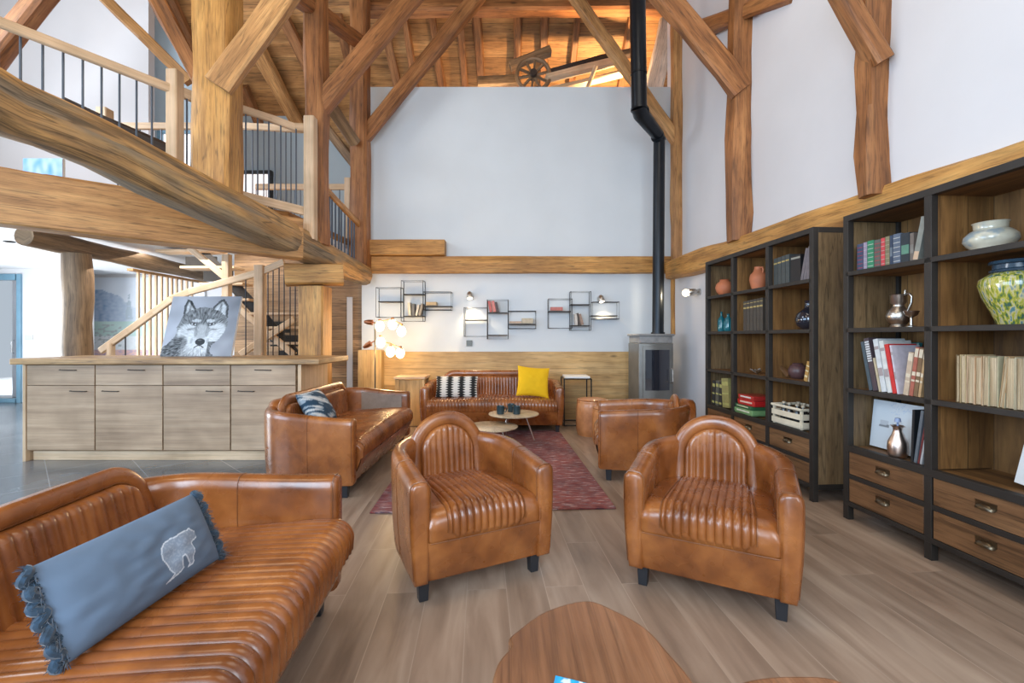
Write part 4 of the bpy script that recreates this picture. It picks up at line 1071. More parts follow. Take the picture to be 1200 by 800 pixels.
# pipe
t=thing('stove_pipe','black stove pipe rising from the stove with one angled offset','stove pipe',(c.x,zs+.27,top))
r1=.08; xs=P(771,300,zs+.2).x; ys_=zs+.2
lo=Vector((xs,ys_,top)); m1=P(773,163,ys_); m1.x=P(772.5,163,ys_).x; m1.y=ys_
m2=P(749,128,5.75); up_=P(746.5,-40,5.6)
mb=MB(); mb.tube([lo,m1],r1,24); mb.build('lower_pipe',M['pipe'],t,world=True,angle=50)
mb=MB(); mb.tube([m1-Vector((0,0,.02)),m1+(m2-m1)*.06+Vector((0,0,.03)),m2-(m2-m1)*.06-Vector((0,0,.03)),m2+Vector((0,0,.02))],[r1*1.02,r1*1.04,.098,.1],24); mb.build('elbow_pipe',M['pipe'],t,world=True,angle=50)
mb=MB(); mb.tube([m2,up_],.099,24); mb.build('upper_pipe',M['pipe'],t,world=True,angle=50)
for p_,d_,r in ((lo+Vector((0,0,.012)),(0,0,1),.095),(m1,(0,0,1),.087),(m2,(0,0,1),.107),(m2.lerp(up_,.25),(0,0,1),.105),(m1.lerp(m2,.1),tuple(m2-m1),.088),(m1.lerp(m2,.9),tuple(m2-m1),.105)):
    mb=MB(); d_=Vector(d_).normalized(); mb.tube([p_-d_*.012,p_+d_*.012],r,24); mb.build('collar',M['pipe'],t,world=True,angle=50)

# ---------------------------------------------------------------- counter
zc_=4.47; xl=P(30,500,zc_).x; xr=P(349,500,zc_).x; hc=HC+(HY-427)/FPX*zc_
D_=.62
names=['leftmost grey oak counter unit with a drawer over a door','second grey oak counter unit from the left, drawer over door','third grey oak counter unit, in front of the wolf picture','rightmost grey oak counter unit, next to the pine end panel']
xs4=[P(a,500,zc_).x for a in (32,112.3,191.7,270.8,347.5)]
for i in range(4):
    x0_,x1_=xs4[i],xs4[i+1]; w_=x1_-x0_; t=thing('counter_cabinet',names[i],'cabinet',((x0_+x1_)/2,zc_+D_/2,0))
    mb=MB(); mb.box((0,.012,(.10+hc)/2),(w_-.004,D_-.024,hc-.10),ax=0); mb.build('body',M['brown_clad'],t)
    sp=P(100,451.5,zc_).z; z1=hc-.006; zb=P(100,527,zc_).z
    def front(nm,za,zb_,hx):
        f=MB(); f.box((0,-D_/2+.002,(za+zb_)/2),(w_-.012,.022,zb_-za),ax=0); o=f.build(nm,M['grey_oak'],t,bevel=.002)
        h=MB(); zz_=zb_-(.045 if nm=='drawer' else .05); h.tube([(hx-.08,-D_/2-.01,zz_),(hx-.076,-D_/2-.03,zz_),(hx+.076,-D_/2-.03,zz_-.004),(hx+.08,-D_/2-.01,zz_-.004)],.0045,6); h.build('handle',M['iron'],o)
    front('drawer',sp+.003,z1,.08 if i<3 else 0)
    front('door',zb,sp-.003,(w_/2-.16)*(1 if i%2==0 else -1))
t=thing('counter','pine plinth and end panels holding the grey counter units','counter',((xl+xr)/2,zc_+.3,0))
mb=MB(); mb.box(((xl+xr)/2+.02,zc_+.06,.05),(xr-xl-.02,.03,.098),ax=0); mb.build('plinth',M['pine'],t,world=True,bevel=.002)
mb=MB(); mb.box((xl-.005,zc_+D_/2,hc/2),(.03,D_+.02,hc),ax=2); mb.build('end_panel',M['pine'],t,world=True,bevel=.002)
mb=MB(); mb.box((xr+.022,zc_+D_/2,hc/2),(.035,D_+.02,hc),ax=2); mb.build('end_panel',M['pine'],t,world=True,bevel=.002)
# worktop with a wavy live edge
a=P(16,423,zc_).x; b=P(378,423,zc_+.03).x
pts=[(a,zc_+.75),(b,zc_+.75)]; n=40
pts+= [(b-(b-a)*k/n, zc_-.045+.018*mnoise.noise(Vector((k*.5,2,0)))) for k in range(n+1)]
mb=MB(); mb.prism(pts,hc+.001,hc+.062)
# long grain along x
mb.uv=[[(v,u) for u,v in q] if i<2 else q for i,q in enumerate(mb.uv)]
tag(mb.build('worktop',M['slab'],bevel=.012,bseg=3),'thick live-edge wooden worktop along the grey counter','worktop')
TOPZ=hc+.062
# wolf picture leaning
def ell(u,v,cu,cv,ru,rv): return ((u-cu)/ru)**2+((v-cv)/rv)**2
earL=[(.205,.62),(.20,.84),(.225,.95),(.29,.92),(.37,.80),(.42,.72)]
earR=[(.58,.74),(.64,.85),(.71,.94),(.76,.95),(.84,.84),(.855,.62)]
head=[(.18,.56),(.20,.66),(.27,.74),(.40,.80),(.50,.82),(.60,.80),(.74,.74),(.85,.64),(.87,.52),(.84,.38),(.77,.26),(.69,.18),(.68,.08),(.75,.0),(.0,.0),(.0,.13),(.08,.22),(.14,.30),(.17,.40),(.15,.48)]
def sst(a,b,x):
    t_=max(0,min(1,(x-a)/(b-a))); return t_*t_*(3-2*t_)
def wolf(u,v):
    # fur noise runs outwards from the nose
    dx,dy=u-.52,(v-.30); ang=math.atan2(dy,dx); rad=math.hypot(dx,dy)
    fn=mnoise.noise(Vector((ang*22,rad*16,1)))+.5*mnoise.noise(Vector((ang*50,rad*30,4))); f2=mnoise.noise(Vector((u*26,v*60,5)));f3=mnoise.noise(Vector((u*5,v*5,3)))
    x=u+.014*fn; y=v+.012*f2
    g=.46+.12*math.sin(u*3+1)+.10*f3-.08*v; blue=1.08
    if inpoly(x,y,earL) or inpoly(x,y,earR):
        d=min(segd(u,v,earL),segd(u,v,earR)); g=.10+.1*fn+sst(.02,.05,d)*(.55+.15*fn)
        g-=.35*(1-sst(.0,.03,abs((u-.29) if u<.5 else (u-.73))))*sst(.95,.85,v)
        blue=1
    if inpoly(x,y,head):
        blue=1; g=.30+.2*fn
        def bl(cu,cv,ru,rv,val,k=.45,w_=1):
            nonlocal g
            e=ell(x,y,cu,cv,ru,rv); m_=(1-sst(k,1.25,e))*w_; g=g*(1-m_)+val*m_
        bl(.52,.64,.34,.20,.25+.24*fn)
        bl(.285,.38,.12,.15,.68+.22*fn); bl(.755,.40,.12,.16,.68+.22*fn)
        bl(.52,.24,.25,.24,.74+.2*fn)
        bl(.25,.22,.10,.12,.32+.25*fn); bl(.52,.40,.095,.15,.55+.14*fn,.4)
        bl(.44,.40,.03,.10,.30+.15*fn,.3,.6); bl(.60,.40,.03,.10,.30+.15*fn,.3,.6)
        bl(.42,.585,.07,.03,.62+.2*fn); bl(.62,.585,.07,.03,.62+.2*fn)
        bl(.36,.50,.07,.045,.70+.1*fn); bl(.67,.50,.07,.045,.70+.1*fn)
        bl(.34,.44,.05,.018,.25,.3,.7); bl(.69,.44,.05,.018,.25,.3,.7)
        bl(.52,.64,.035,.13,.18+.25*fn,.3,.8)
        bl(.40,.25,.02,.05,.35,.3,.5); bl(.63,.25,.02,.05,.35,.3,.5)
        for cu in (.385,.645):
            s_=1 if cu<.5 else -1
            yy=v-s_*(u-cu)*-.22
            if ell(u,yy,cu,.525,.056,.024)<1: g=.05
            if ell(u,yy,cu,.525,.040,.015)<1: g=.62
            if ell(u,yy,cu,.527,.015,.015)<1: g=.02
        if y<.13 and .25<u<.7: g=g*.5+.5*(.55+.45*fn)
        if u<.27+.06*fn and v<.30: g=.17+.24*fn+.15*f2
        if u>.64 and v<.24: g=.20+.25*fn
        e=ell(u,v,.525,.235,.070,.056)
        if e<1: g=.04+.05*fn+(.12 if ell(u,v,.515,.262,.03,.012)<1 else 0)
        if abs(v-(.160+.02*math.cos((u-.52)*40)))<.010 and abs(u-.52)<.07: g=.10
        if abs(u-.525)<.006 and .16<v<.19: g=.1
    g=max(.02,min(.92,g)); g=g**1.25
    return (g*.98,g,g*blue)
pb0=P(200.5,416,5.02); pb1=P(281,416.5,5.02)
wp_=pb1.x-pb0.x; 
mt=Matrix.Translation(((pb0.x+pb1.x)/2,4.86,TOPZ+.004))@Matrix.Rotation(math.radians(0),4,'Z')@Matrix.Rotation(math.radians(-16),4,'X')
t=thing('wolf_picture','square black-and-white canvas of a wolf face leaning on the counter','picture',M=mt)
mb=MB(); cols=picture(mb,wolf,wp_,.70,190,170,Matrix.Identity(4),-.001); mb.build('printed_face',M['paint'],t,cols=cols,recalc=False)
mb=MB(); mb.box((0,.014,.35),(wp_,.028,.70)); mb.build('canvas_edge',M['whitepaper'],t)

# ---------------------------------------------------------------- floor lamp
zl_=6.25; px_=439.5; x=(px_-600)/FPX*zl_
t=thing('floor_lamp','branching brass floor lamp with six glowing globes in the left corner','lamp',(x,zl_,0))
mb=MB(); mb.lathe([(.001,0),(.15,0),(.15,.012),(.14,.02),(.02,.03),(.001,.03)],32); mb.build('base',M['brass'],t)
zt1=P(0,380,zl_).z; zt0=P(0,404,zl_).z
mb=MB(); mb.tube([(0,0,.02),(0,0,zt1+.02)],.011,10); mb.build('pole',M['brass'],t)
def L3(px,py,dy=0): 
    p=P(px,py,zl_+dy); return Vector((p.x-x,dy,p.z))
for row,(end,gl) in enumerate([((427,377),[(445,382,-.05),(460,380,.06),(470.5,388,-.02)]),((426,407),[(446,401,-.06),(457.5,412,-.02),(469,413.5,.05)])]):
    pe=L3(*end); base=L3(px_,378 if row==0 else 399)
    arm=MB(); arm.tube([pe,base,L3(457,374 if row==0 else 402),L3(472,380 if row==0 else 409)],.008,8); ao=arm.build('arm',M['copper'],t)
    w_=MB(); d_=(base-pe).normalized(); w_.tube([pe,pe+d_*.05,pe+d_*.12],[.018,.035,.04],12); w_.build('counterweight',M['copper'],ao)
    for gx,gy,dy in gl:
        g=L3(gx,gy,dy); o=MB(); 
        r=.062
        o.grid(lambda u,v:(g.x+r*math.sin(PI*v)*math.cos(2*PI*u),g.y+r*math.sin(PI*v)*math.sin(2*PI*u),g.z+r*1.25*math.cos(PI*v)),20,12,True,False); o.build('globe',M['bulb'],ao,angle=80)
        o=MB(); o.tube([g+Vector((0,0,.07)),g+Vector((0,0,.10))],[.025,.018],10); o.build('socket',M['copper'],ao)
    pw=L3(*gl[1]); point('lamp_glow',(x+pw.x,zl_-.14,pw.z),14,(1,.66,.32),.08)
# ---------------------------------------------------------------- wall lights
def wall_light(label,loc,nrm,aim,power,globe=False):
    t=thing('wall_spotlight',label,'wall light',loc)
    n=Vector(nrm).normalized(); p=Vector((0,0,0))
    mb=MB(); mb.tube([p,p+n*.025],.045,20); mb.build('wall_plate',M['silver'],t)
    mb=MB(); mb.tube([p+n*.02,p+n*.07],.012,8); mb.build('arm',M['silver'],t)
    a=Vector(aim).normalized(); h=p+n*.09
    mb=MB(); mb.tube([h-a*.05,h-a*.03,h+a*.05,h+a*.055],[.02,.04,.048,.046],18); mb.build('lamp_head',M['silver'],t)
    mb=MB(); mb.tube([h+a*.052,h+a*.060],.040,18); mb.build('lens',M['spotlit'],t)
    if globe:
        g=h+a*.095; r=.048; mb=MB(); mb.grid(lambda u,v:(g.x+r*math.sin(PI*v)*math.cos(2*PI*u),g.y+r*math.sin(PI*v)*math.sin(2*PI*u),g.z+r*math.cos(PI*v)),20,12,True,False); mb.build('bulb',M['bulb'],t,angle=80)
    L_=Vector(loc)+h+a*(.16 if globe else .075); spot('wall_spot_beam',L_,L_+a,power,(1,.80,.52),115,.03,.7)
p=P(551,346,ZB); wall_light('small round chrome spotlight on the white wall above the far sofa',(p.x,ZB,p.z),(0,-1,0),(.1,-.25,-1),30)
p=P(703,350,ZB); wall_light('small chrome spotlight on the back wall by the right wire shelf',(p.x,ZB,p.z),(0,-1,0),(.15,-.25,-1),24)
p=RW(820,342); wall_light('lit spotlight on the right wall beside the far bookcase',tuple(p),(-1,-KW,0),(-.9,.3,-.1),16,True)
mb=MB(); p=P(550,402,ZB); mb.box((p.x,ZB-.012,p.z),(.09,.02,.09)); tag(mb.build('wall_socket',M['socket'],bevel=.004),'dark square socket on the white wall above the far sofa','socket')

# ---------------------------------------------------------------- wire wall shelves
def wire_shelf(label,cells,shelves,books,bl):
    """cells px rect (x0,y0,x1,y1); shelves (x0,x1,y)"""
    p=P(cells[0][0],cells[0][3],ZB); dep=.17
    t=thing('wire_wall_shelf',label,'shelf',(p.x,ZB,p.z))
    for x0,y0,x1,y1 in cells:
        a=P(x0,y1,ZB-.02);b=P(x1,y0,ZB-.02); mb=MB()
        for yy in (ZB-.012,ZB-dep):
            mb.tube([(a.x,yy,a.z),(b.x,yy,a.z),(b.x,yy,b.z),(a.x,yy,b.z)],.005,4,closed=True)
        for X_ in (a.x,b.x):
            for Z_ in (a.z,b.z): mb.tube([(X_,ZB-.012,Z_),(X_,ZB-dep,Z_)],.0045,4)
        mb.build('wire_frame',M['black'],t,world=True)
    for x0,x1,y in shelves:
        a=P(x0,y,ZB-.1);b=P(x1,y,ZB-.1); mb=MB(); mb.box(((a.x+b.x)/2,ZB-dep/2,a.z-.008),(b.x-a.x-.01,dep-.03,.014)); mb.build('shelf_board',M['iron'],t,world=True)
    for i,(kind,px,y,w_,h_,lean,col,lb) in enumerate(books):
        z=ZB-.1; c=P(px,y,z); ww=w_/FPX*z; hh=h_/FPX*z
        mt=Matrix.Translation((c.x,z+.005,c.z+.001+abs(math.sin(math.radians(lean)))*ww/2))@Matrix.Rotation(math.radians(lean),4,'Y')
        book(mt,ww,hh,.12 if kind=='u' else .12,col,lb,bl)
def book(mt,w_,h_,d_,col,label,group=None,name='book',page=None,stripes=None,flat=False):
    """upright book: spine towards -Y, w_ thickness in X, h_ height in Z, d_ depth in Y"""
    t=thing(name,label,'book',M=mt,group=group)
    c=min(.004,w_*.15); mb=MB()
    mb.box((-w_/2+c/2,0,h_/2),(c,d_,h_)); mb.box((w_/2-c/2,0,h_/2),(c,d_,h_)); mb.box((0,-d_/2+c/2,h_/2),(w_-2*c,c,h_)); mb.build('cover',colm(col,.5),t)
    mb=MB(); mb.box((0,.002,h_/2),(w_-2*c,d_-c-.004,h_-.008)); mb.build('pages',page or M['paper'],t)
    if stripes:
        for z0,z1 in stripes[1]:
            mb=MB(); mb.box((0,-d_/2-.0006,(z0+z1)/2*h_),(w_*.9,.0012,(z1-z0)*h_)); mb.build('spine_label',colm(stripes[0],.4),t)
    return t
wire_shelf('left black wire shelf with three joined boxes above the floor lamp',[(444,338,472.5,372),(473,330,498,376.5),(498.5,343,530,363.5)],[(444,472,353),(473,498,344.5),(473,498,370),(498,530,358.5)],
 [('u',481,370,3,15,-4,(.6,.55,.45),'thin pale book standing at the left of the left wire shelf'),('u',485,370,3,14,0,(.12,.12,.12),'dark narrow book in the middle box of the left wire shelf'),('u',488.5,370,2.5,13,12,(.5,.48,.42),'leaning cream booklet in the left wire shelf'),('u',492,370,3,14,16,(.25,.22,.18),'leaning brown book at the right of the left wire shelf'),
  ('f',506,358,12,4,0,(.45,.33,.18),'flat tan book stack bottom in the left wire shelf')],'books on the left wire shelf')
wire_shelf('middle black wire shelf above the socket',[(545,361,571.5,394),(571.5,352,595.5,397),(596,365,627.5,385)],[(545,571,374.5),(572,595,366),(572,595,392),(596,628,379.5)],
 [('u',575.5,366,3,13,-10,(.55,.12,.10),'red book leaning left in the middle wire shelf'),('u',580,366,3.5,13,-12,(.62,.2,.17),'bright red book leaning in the middle wire shelf'),('u',584,366,2.5,12,-14,(.08,.05,.05),'dark slim book leaning in the middle wire shelf'),
  ('f',604,379,14,2.5,0,(.5,.35,.25),'low flat book at the left of the middle wire shelf right box'),('f',618,379,13,6,0,(.5,.42,.3),'tan pile of books at the right of the middle wire shelf')],'books on the middle wire shelf')
wire_shelf('right black wire shelf near the stove pipe',[(642,351,669,384.5),(667.5,342.5,690.5,387),(692.5,354.5,723,374)],[(642,669,364.5),(668,691,356.5),(668,691,381),(692,723,369.5)],
 [('f',652,364,14,4,0,(.5,.16,.13),'flat red books in the right wire shelf'),('u',675,381,3,13,-4,(.6,.55,.5),'pale upright book in the right wire shelf'),('u',679,381,2.5,14,-12,(.08,.06,.05),'black book leaning in the right wire shelf'),('u',682,381,3,13,-15,(.3,.2,.15),'brown book leaning in the right wire shelf')],'books on the right wire shelf')
# ================================================================ BOOKCASES
TH=math.atan2(-1,KW)          # local +X runs along the wall towards the camera, local -Y faces the room
DX=Vector((math.cos(TH),math.sin(TH),0)); DY=Vector((-math.sin(TH),math.cos(TH),0))
def on_front(px): 
    z=XS/((px-600)/FPX+KW); return Vector(((px-600)/FPX*z,z,0))
LV=[2.087,1.684,1.297,.8875,.489,.30,.1117]
DEP=.41
def bookcase(label,pxs,extra=None):
    o0=on_front(pxs[0]); xs=[(on_front(p)-o0).length for p in pxs]
    if extra: xs=xs+[xs[-1]+e for e in extra]
    W_=xs[-1]
    mt=Matrix.Translation(o0)@Matrix.Rotation(TH,4,'Z')
    t=thing('bookcase',label,'bookcase',M=mt)
    f=.042
    # metal frame: uprights, rails
    mb=MB(); 
    for yy in (f/2,DEP-f/2):
        for i,x in enumerate(xs):
            if yy>f and 0<i<len(xs)-1: continue
            zb=0 if i in (0,len(xs)-1) else 0
            mb.box((x+(f/2 if i==0 else -f/2 if i==len(xs)-1 else 0),yy,LV[0]/2),(f,f,LV[0]),ax=2)
    mb.build('upright_frame',M['iron'],t,bevel=.002)
    mb=MB()
    for z in (LV[0]-f/2,LV[4],LV[6]): mb.box((W_/2,f/2-.001,z),(W_-f,f,f if z!=LV[6] else .03),ax=0)
    for z in LV[1:4]: mb.box((W_/2,.012,z),(W_-f,.024,.03),ax=0)
    mb.box((W_/2,.014,LV[5]),(W_-f,.02,.03),ax=0)
    for x in (f/2,W_-f/2):
        for z in (LV[0]-f/2,LV[6]): mb.box((x,DEP/2,z),(f,DEP-2*f,f),ax=1)
    mb.build('rail_frame',M['iron'],t,bevel=.002)
    for i,z in enumerate(LV[:5]+[LV[6]]):
        mb=MB(); mb.box((W_/2,DEP/2+.012,z-(.028 if i==0 else 0)),(W_-2*f,DEP-.03,.024),ax=0); mb.build('shelf_board',M['shelfwood'],t)
    mb=MB(); mb.box((W_/2,DEP-.012,(LV[0]+LV[6])/2-.02),(W_-.02,.016,LV[0]-LV[6]-.03),ax=2); mb.build('back_board',M['shelfwood'],t)
    for x,m_ in ((.012,'shelfside'),(W_-.012,'shelfside')):
        mb=MB(); mb.box((x,DEP/2,(LV[0]+LV[6])/2),(.02,DEP-2*f,LV[0]-LV[6]-f),ax=2); mb.build('side_panel',M[m_],t)
    for x in xs[1:-1]:
        mb=MB(); mb.box((x,DEP/2+.015,(LV[0]+LV[4])/2),(.024,DEP-.06,LV[0]-LV[4]-.04),ax=2); mb.build('divider',M['shelfwood'],t)
    for i in range(len(xs)-1):
        for za,zb in ((LV[5]+.017,LV[4]-.023),(LV[6]+.017,LV[5]-.017)):
            xa=xs[i]+f*.55+.004+(f*.45 if i==0 else 0);xb=xs[i+1]-f*.55-.004-(f*.45 if i==len(xs)-2 else 0)
            mb=MB(); mb.box(((xa+xb)/2,.016,(za+zb)/2),(xb-xa,.024,zb-za),ax=0); d=mb.build('drawer',M['drawer'],t,bevel=.003)
            cx=(xa+xb)/2; cz=(za+zb)/2+.01
            hb=MB()
            hb.grid(lambda u,v:(cx+.042*math.cos(PI*u)*math.cos(PI/2*v*.95), .004-.026*math.sin(PI/2*(1-v))*math.sin(PI*u)**.5-.002, cz-.010+.028*math.sin(PI/2*v)),14,7)
            hb.box((cx,.002,cz+.012),(.094,.004,.030)); hb.build('cup_handle',M['brass'],d,angle=60,recalc=False)
    return t,mt,xs
u1,m1_,x1s=bookcase('far dark metal and wood bookcase with three columns of shelves',[826.5,857.8,898.6,953])
u2,m2_,x2s=bookcase('near dark bookcase with wider shelves running off the right edge',[988,1087],extra=[.575,1.15])
def onp(px,inset):
    c=XS+inset; z=c/((px-600)/FPX+KW); return Vector(((px-600)/FPX*z,z,0))
L_={1:LV[1]+.012,2:LV[2]+.012,3:LV[3]+.012,4:LV[4]+.021}
def place(px,row,inset,lean=0,turn=0,dz=0):
    p=onp(px,inset); p.z=L_[row]+dz+.001
    return Matrix.Translation(p)@Matrix.Rotation(TH+turn,4,'Z')@Matrix.Rotation(lean,4,'Y')
def ht(px,y,row,inset): z=onp(px,inset).y; return HC+(HY-y)/FPX*z-L_[row]
def bk(px0,px1,ytop,row,col,label,lean=0,grp=None,depth=.17,inset=None,stripes=None,page=None):
    ins=inset if inset is not None else .04+depth/2
    fr=ins-depth/2
    w_=(onp(px0,fr)-onp(px1,fr)).length*.94; pm=(px0+px1)/2; h_=ht(pm,ytop,row,fr)
    c=onp(pm,fr)+DY*(depth/2); c.z=L_[row]+.001
    if lean: h_=h_/math.cos(math.radians(lean)); c.z+=abs(math.sin(math.radians(lean)))*w_/2
    mt=Matrix.Translation(c)@Matrix.Rotation(TH,4,'Z')@Matrix.Rotation(math.radians(lean),4,'Y')
    return book(mt,max(w_,.006),h_,depth,col,label,grp,stripes=stripes,page=page)
def vessel(name,label,cat,px,row,inset,prof,mat,scale=1,neck=None,n=32):
    mt=place(px,row,inset); t=thing(name,label,cat,M=mt)
    mb=MB(); mb.lathe([(r*scale,z*scale) for r,z in prof],n); mb.build('body',mat,t,angle=60)
    return t
GOLD=(.45,.34,.12)
# ---- far bookcase, top row
t=vessel('terracotta_pot','round terracotta pot in the top left cell of the far bookcase','pot',849,1,.118,[(.001,0),(.05,0),(.09,.05),(.105,.10),(.09,.15),(.055,.178),(.05,.19),(.06,.197),(.052,.197),(.04,.18),(.001,.17)],M['terracotta'],.88)
t=vessel('terracotta_jug','tall terracotta jug with two small handles in the top row of the far bookcase','jug',889,1,.16,[(.001,0),(.055,0),(.075,.05),(.088,.12),(.080,.17),(.045,.205),(.036,.225),(.042,.25),(.036,.25),(.030,.225),(.001,.2)],M['terracotta'],.92)
for s in (-1,1):
    mb=MB(); mb.tube([(s*.034,0,.217),(s*.058,0,.22),(s*.069,0,.198),(s*.066,0,.165)],.008,6); mb.build('handle',M['terracotta'],t)
lb=['first tall grey bound volume','second tall grey bound volume','third tall grey bound volume','fourth tall grey bound volume']
for i,(a,b) in enumerate([(906.5,911),(911.2,915.5),(915.8,920),(920.3,925)]):
    bk(a,b,303-i*1.6,1,(.055,.065,.065),lb[i]+' from the left, top shelf of the far bookcase',grp=None,stripes=(GOLD,[(.78,.83)]))
bk(926,938.5,299,1,(.01,.01,.012),'thick black album beside the grey volumes in the far bookcase',depth=.22,stripes=((.3,.3,.25),[(.86,.93)]))
for i,(a,b,l) in enumerate([(937.5,940.5,14),(941,944,13),(944.4,947.6,11)]):
    bk(a,b,293-i*2,1,(.16,.14,.15),['first leaning grey magazine file after the black album','second leaning grey magazine file after the black album','rightmost leaning grey magazine file in the far bookcase top row'][i],lean=l)
# row 2
t=vessel('glass_bottle','slim teal glass bottle at the left of the second shelf of the far bookcase','bottle',845.5,2,.135,[(.001,0),(.036,0),(.04,.02),(.04,.12),(.030,.15),(.012,.17),(.010,.215),(.015,.22),(.001,.222)],M['teal_glass'])
t=vessel('glass_bottle','ribbed round teal glass bottle beside the slim teal one','bottle',853.5,2,.14,[(.001,0),(.035,0),(.052,.03),(.042,.06),(.050,.09),(.034,.12),(.036,.14),(.016,.155),(.014,.185),(.02,.19),(.001,.192)],M['teal_glass'])
for i in range(6):
    a=871+i*3.85; bk(a,a+3.7,353-i*.8,2,(.06,.05,.04),['first','second','third','fourth','fifth','sixth'][i]+' brown gold-banded volume from the left, far bookcase second shelf',stripes=(GOLD,[(.74,.79),(.90,.92)]))
t=vessel('round_flask','round dark silvery flask with a straight neck in the far bookcase','flask',948,2,.17,[(.001,0),(.05,0),(.09,.04),(.10,.085),(.09,.13),(.05,.165),(.032,.18),(.030,.235),(.036,.24),(.001,.24)],M['dark_glass'])
# row 3
t=thing('coral_ornament','small white branching ornament on the third shelf of the far bookcase','ornament',M=place(888,3,.12))
mb=MB(); random.seed(3)
for k in range(14):
    a=random.uniform(0,2*PI); r=random.uniform(.03,.1); mb.tube([(0,0,.008),(r*.5*math.cos(a),r*.4*math.sin(a),.03),(r*math.cos(a),r*.5*math.sin(a),random.uniform(.012,.055))],[.010,.008,.006],6)
mb.build('branches',M['silver'],t)
t=vessel('dark_vase','small rounded purple-brown vase in the third row of the far bookcase','vase',935,3,.175,[(.001,0),(.055,0),(.085,.045),(.09,.09),(.07,.13),(.045,.15),(.05,.158),(.001,.15)],colm((.10,.05,.05),.4),.82)
t=thing('wooden_wedge','dark pointed wooden wedge beside the small purple-brown vase','ornament',M=place(921,3,.13,0))
mb=MB(); mb.beam((-.10,0,.115),(.04,0,.017),.03,.03,wob=.001,taper=1.1); mb.build('blade',M['drawer'],t)
bk(941.5,945.5,424,3,(.45,.25,.07),'orange patterned book leaning on the third shelf of the far bookcase',lean=14,stripes=((.75,.65,.4),[(.2,.3),(.5,.56),(.75,.8)]))
bk(946.5,949.5,423,3,(.5,.42,.3),'cream book leaning beside the orange one in the far bookcase',lean=12,depth=.16)
# row 4
for i,(a,b,y,c,l,lab) in enumerate([(834,837.2,446,(.03,.03,.03),4,'black and yellow game box standing first in the bottom left cell'),(838,841.5,446,(.10,.10,.08),4,'dark game box standing second in the bottom left cell'),(842.2,845.5,447,(.03,.03,.03),3,'black game box standing third in the bottom left cell'),(846.5,855,444,(.30,.27,.10),-5,'wide olive patterned game box leaning in the bottom left cell')]):
    bk(a,b,y,4,c,lab+', far bookcase',lean=l,stripes=((.42,.40,.14),[(.08,.16),(.45,.5),(.75,.88)]))
def gamebox(label,px,row,dz,w_,d_,h_,col,turn=0,inset=.128,stripe=None):
    mt=place(px,row,inset,0,turn,dz); t=thing('game_box',label,'game box',M=mt)
    mb=MB(); mb.box((0,0,h_*.36),(w_-.006,d_-.006,h_*.72)); mb.build('box_base',colm(tuple(x*.8 for x in col),.5),t,bevel=.002)
    mb=MB(); mb.box((0,0,h_*.62),(w_,d_,h_*.74)); mb.build('lid',colm(col,.35,.3),t,bevel=.002)
    if stripe:
        mb=MB(); mb.box((0,-d_/2-.0008,h_*.6),(w_*.7,.0014,h_*.3)); mb.build('printed_title_band',colm(stripe,.4),t)
gamebox('pale green game box at the bottom of the stack in the far bookcase',884,4,0,.29,.23,.05,(.20,.38,.16),.0,stripe=(.7,.75,.6))
gamebox('dark green game box second from the bottom of the stack in the far bookcase',883,4,.051,.27,.22,.035,(.04,.14,.06),-.03,stripe=(.6,.6,.4))
gamebox('wide red game box in the stack in the far bookcase',886,4,.087,.25,.21,.052,(.52,.02,.02),.05,stripe=(.7,.5,.4))
gamebox('top red and cream game box of the stack in the far bookcase',886,4,.140,.24,.21,.045,(.45,.03,.025),.0,stripe=(.7,.65,.6))
# white crate with bottles
mt=place(937,4,.145,0,0); t=thing('white_crate','white slatted wooden crate of small bottles in the far bookcase','crate',M=mt)
cw,cdp,ch=.35,.24,.16
for z in (.035,.10):
    for y,s in ((-cdp/2,'f'),(cdp/2,'b')): mb=MB(); mb.box((0,y,z),(cw,.012,.045),ax=0); mb.build('slat',M['crate'],t,bevel=.002)
    for x in (-cw/2,cw/2): mb=MB(); mb.box((x,0,z),(.012,cdp-.012,.045),ax=1); mb.build('slat',M['crate'],t,bevel=.002)
mb=MB(); mb.tube([(-cw/2,-cdp/2,ch),(cw/2,-cdp/2,ch),(cw/2,cdp/2,ch),(-cw/2,cdp/2,ch)],.012,6,closed=True)
for x in (-1,1):
    for y in (-1,1): mb.box((x*(cw/2-.012),y*(cdp/2-.014),ch/2),(.02,.016,ch))
mb.build('top_rim',M['crate'],t); mb=MB(); mb.box((0,0,.007),(cw-.02,cdp-.02,.01)); mb.build('bottom',M['crate'],t)
pos=[(-.12,-.05),(-.04,-.06),(.04,-.05),(.12,-.06),(-.08,.05),(0,.04),(.08,.05)]
bn=['front left','front, second from left','front, third from left','front right','back left','back middle','back right']
for (x,y),l in zip(pos,bn):
    m4=mt@Matrix.Translation((x,y,.0135)); t=thing('small_bottle','small dark bottle in the white crate, '+l,'bottle',M=m4,group='bottles in the white crate')
    mb=MB(); mb.lathe([(.001,0),(.028,0),(.030,.01),(.030,.10),(.014,.135),(.012,.16),(.001,.16)],16); mb.build('body',colm((.03,.03,.03),.2,.5),t)
    mb=MB(); mb.lathe([(.001,.158),(.015,.158),(.015,.175),(.001,.175)],12); mb.build('cap',colm((.5,.42,.3),.4),t)

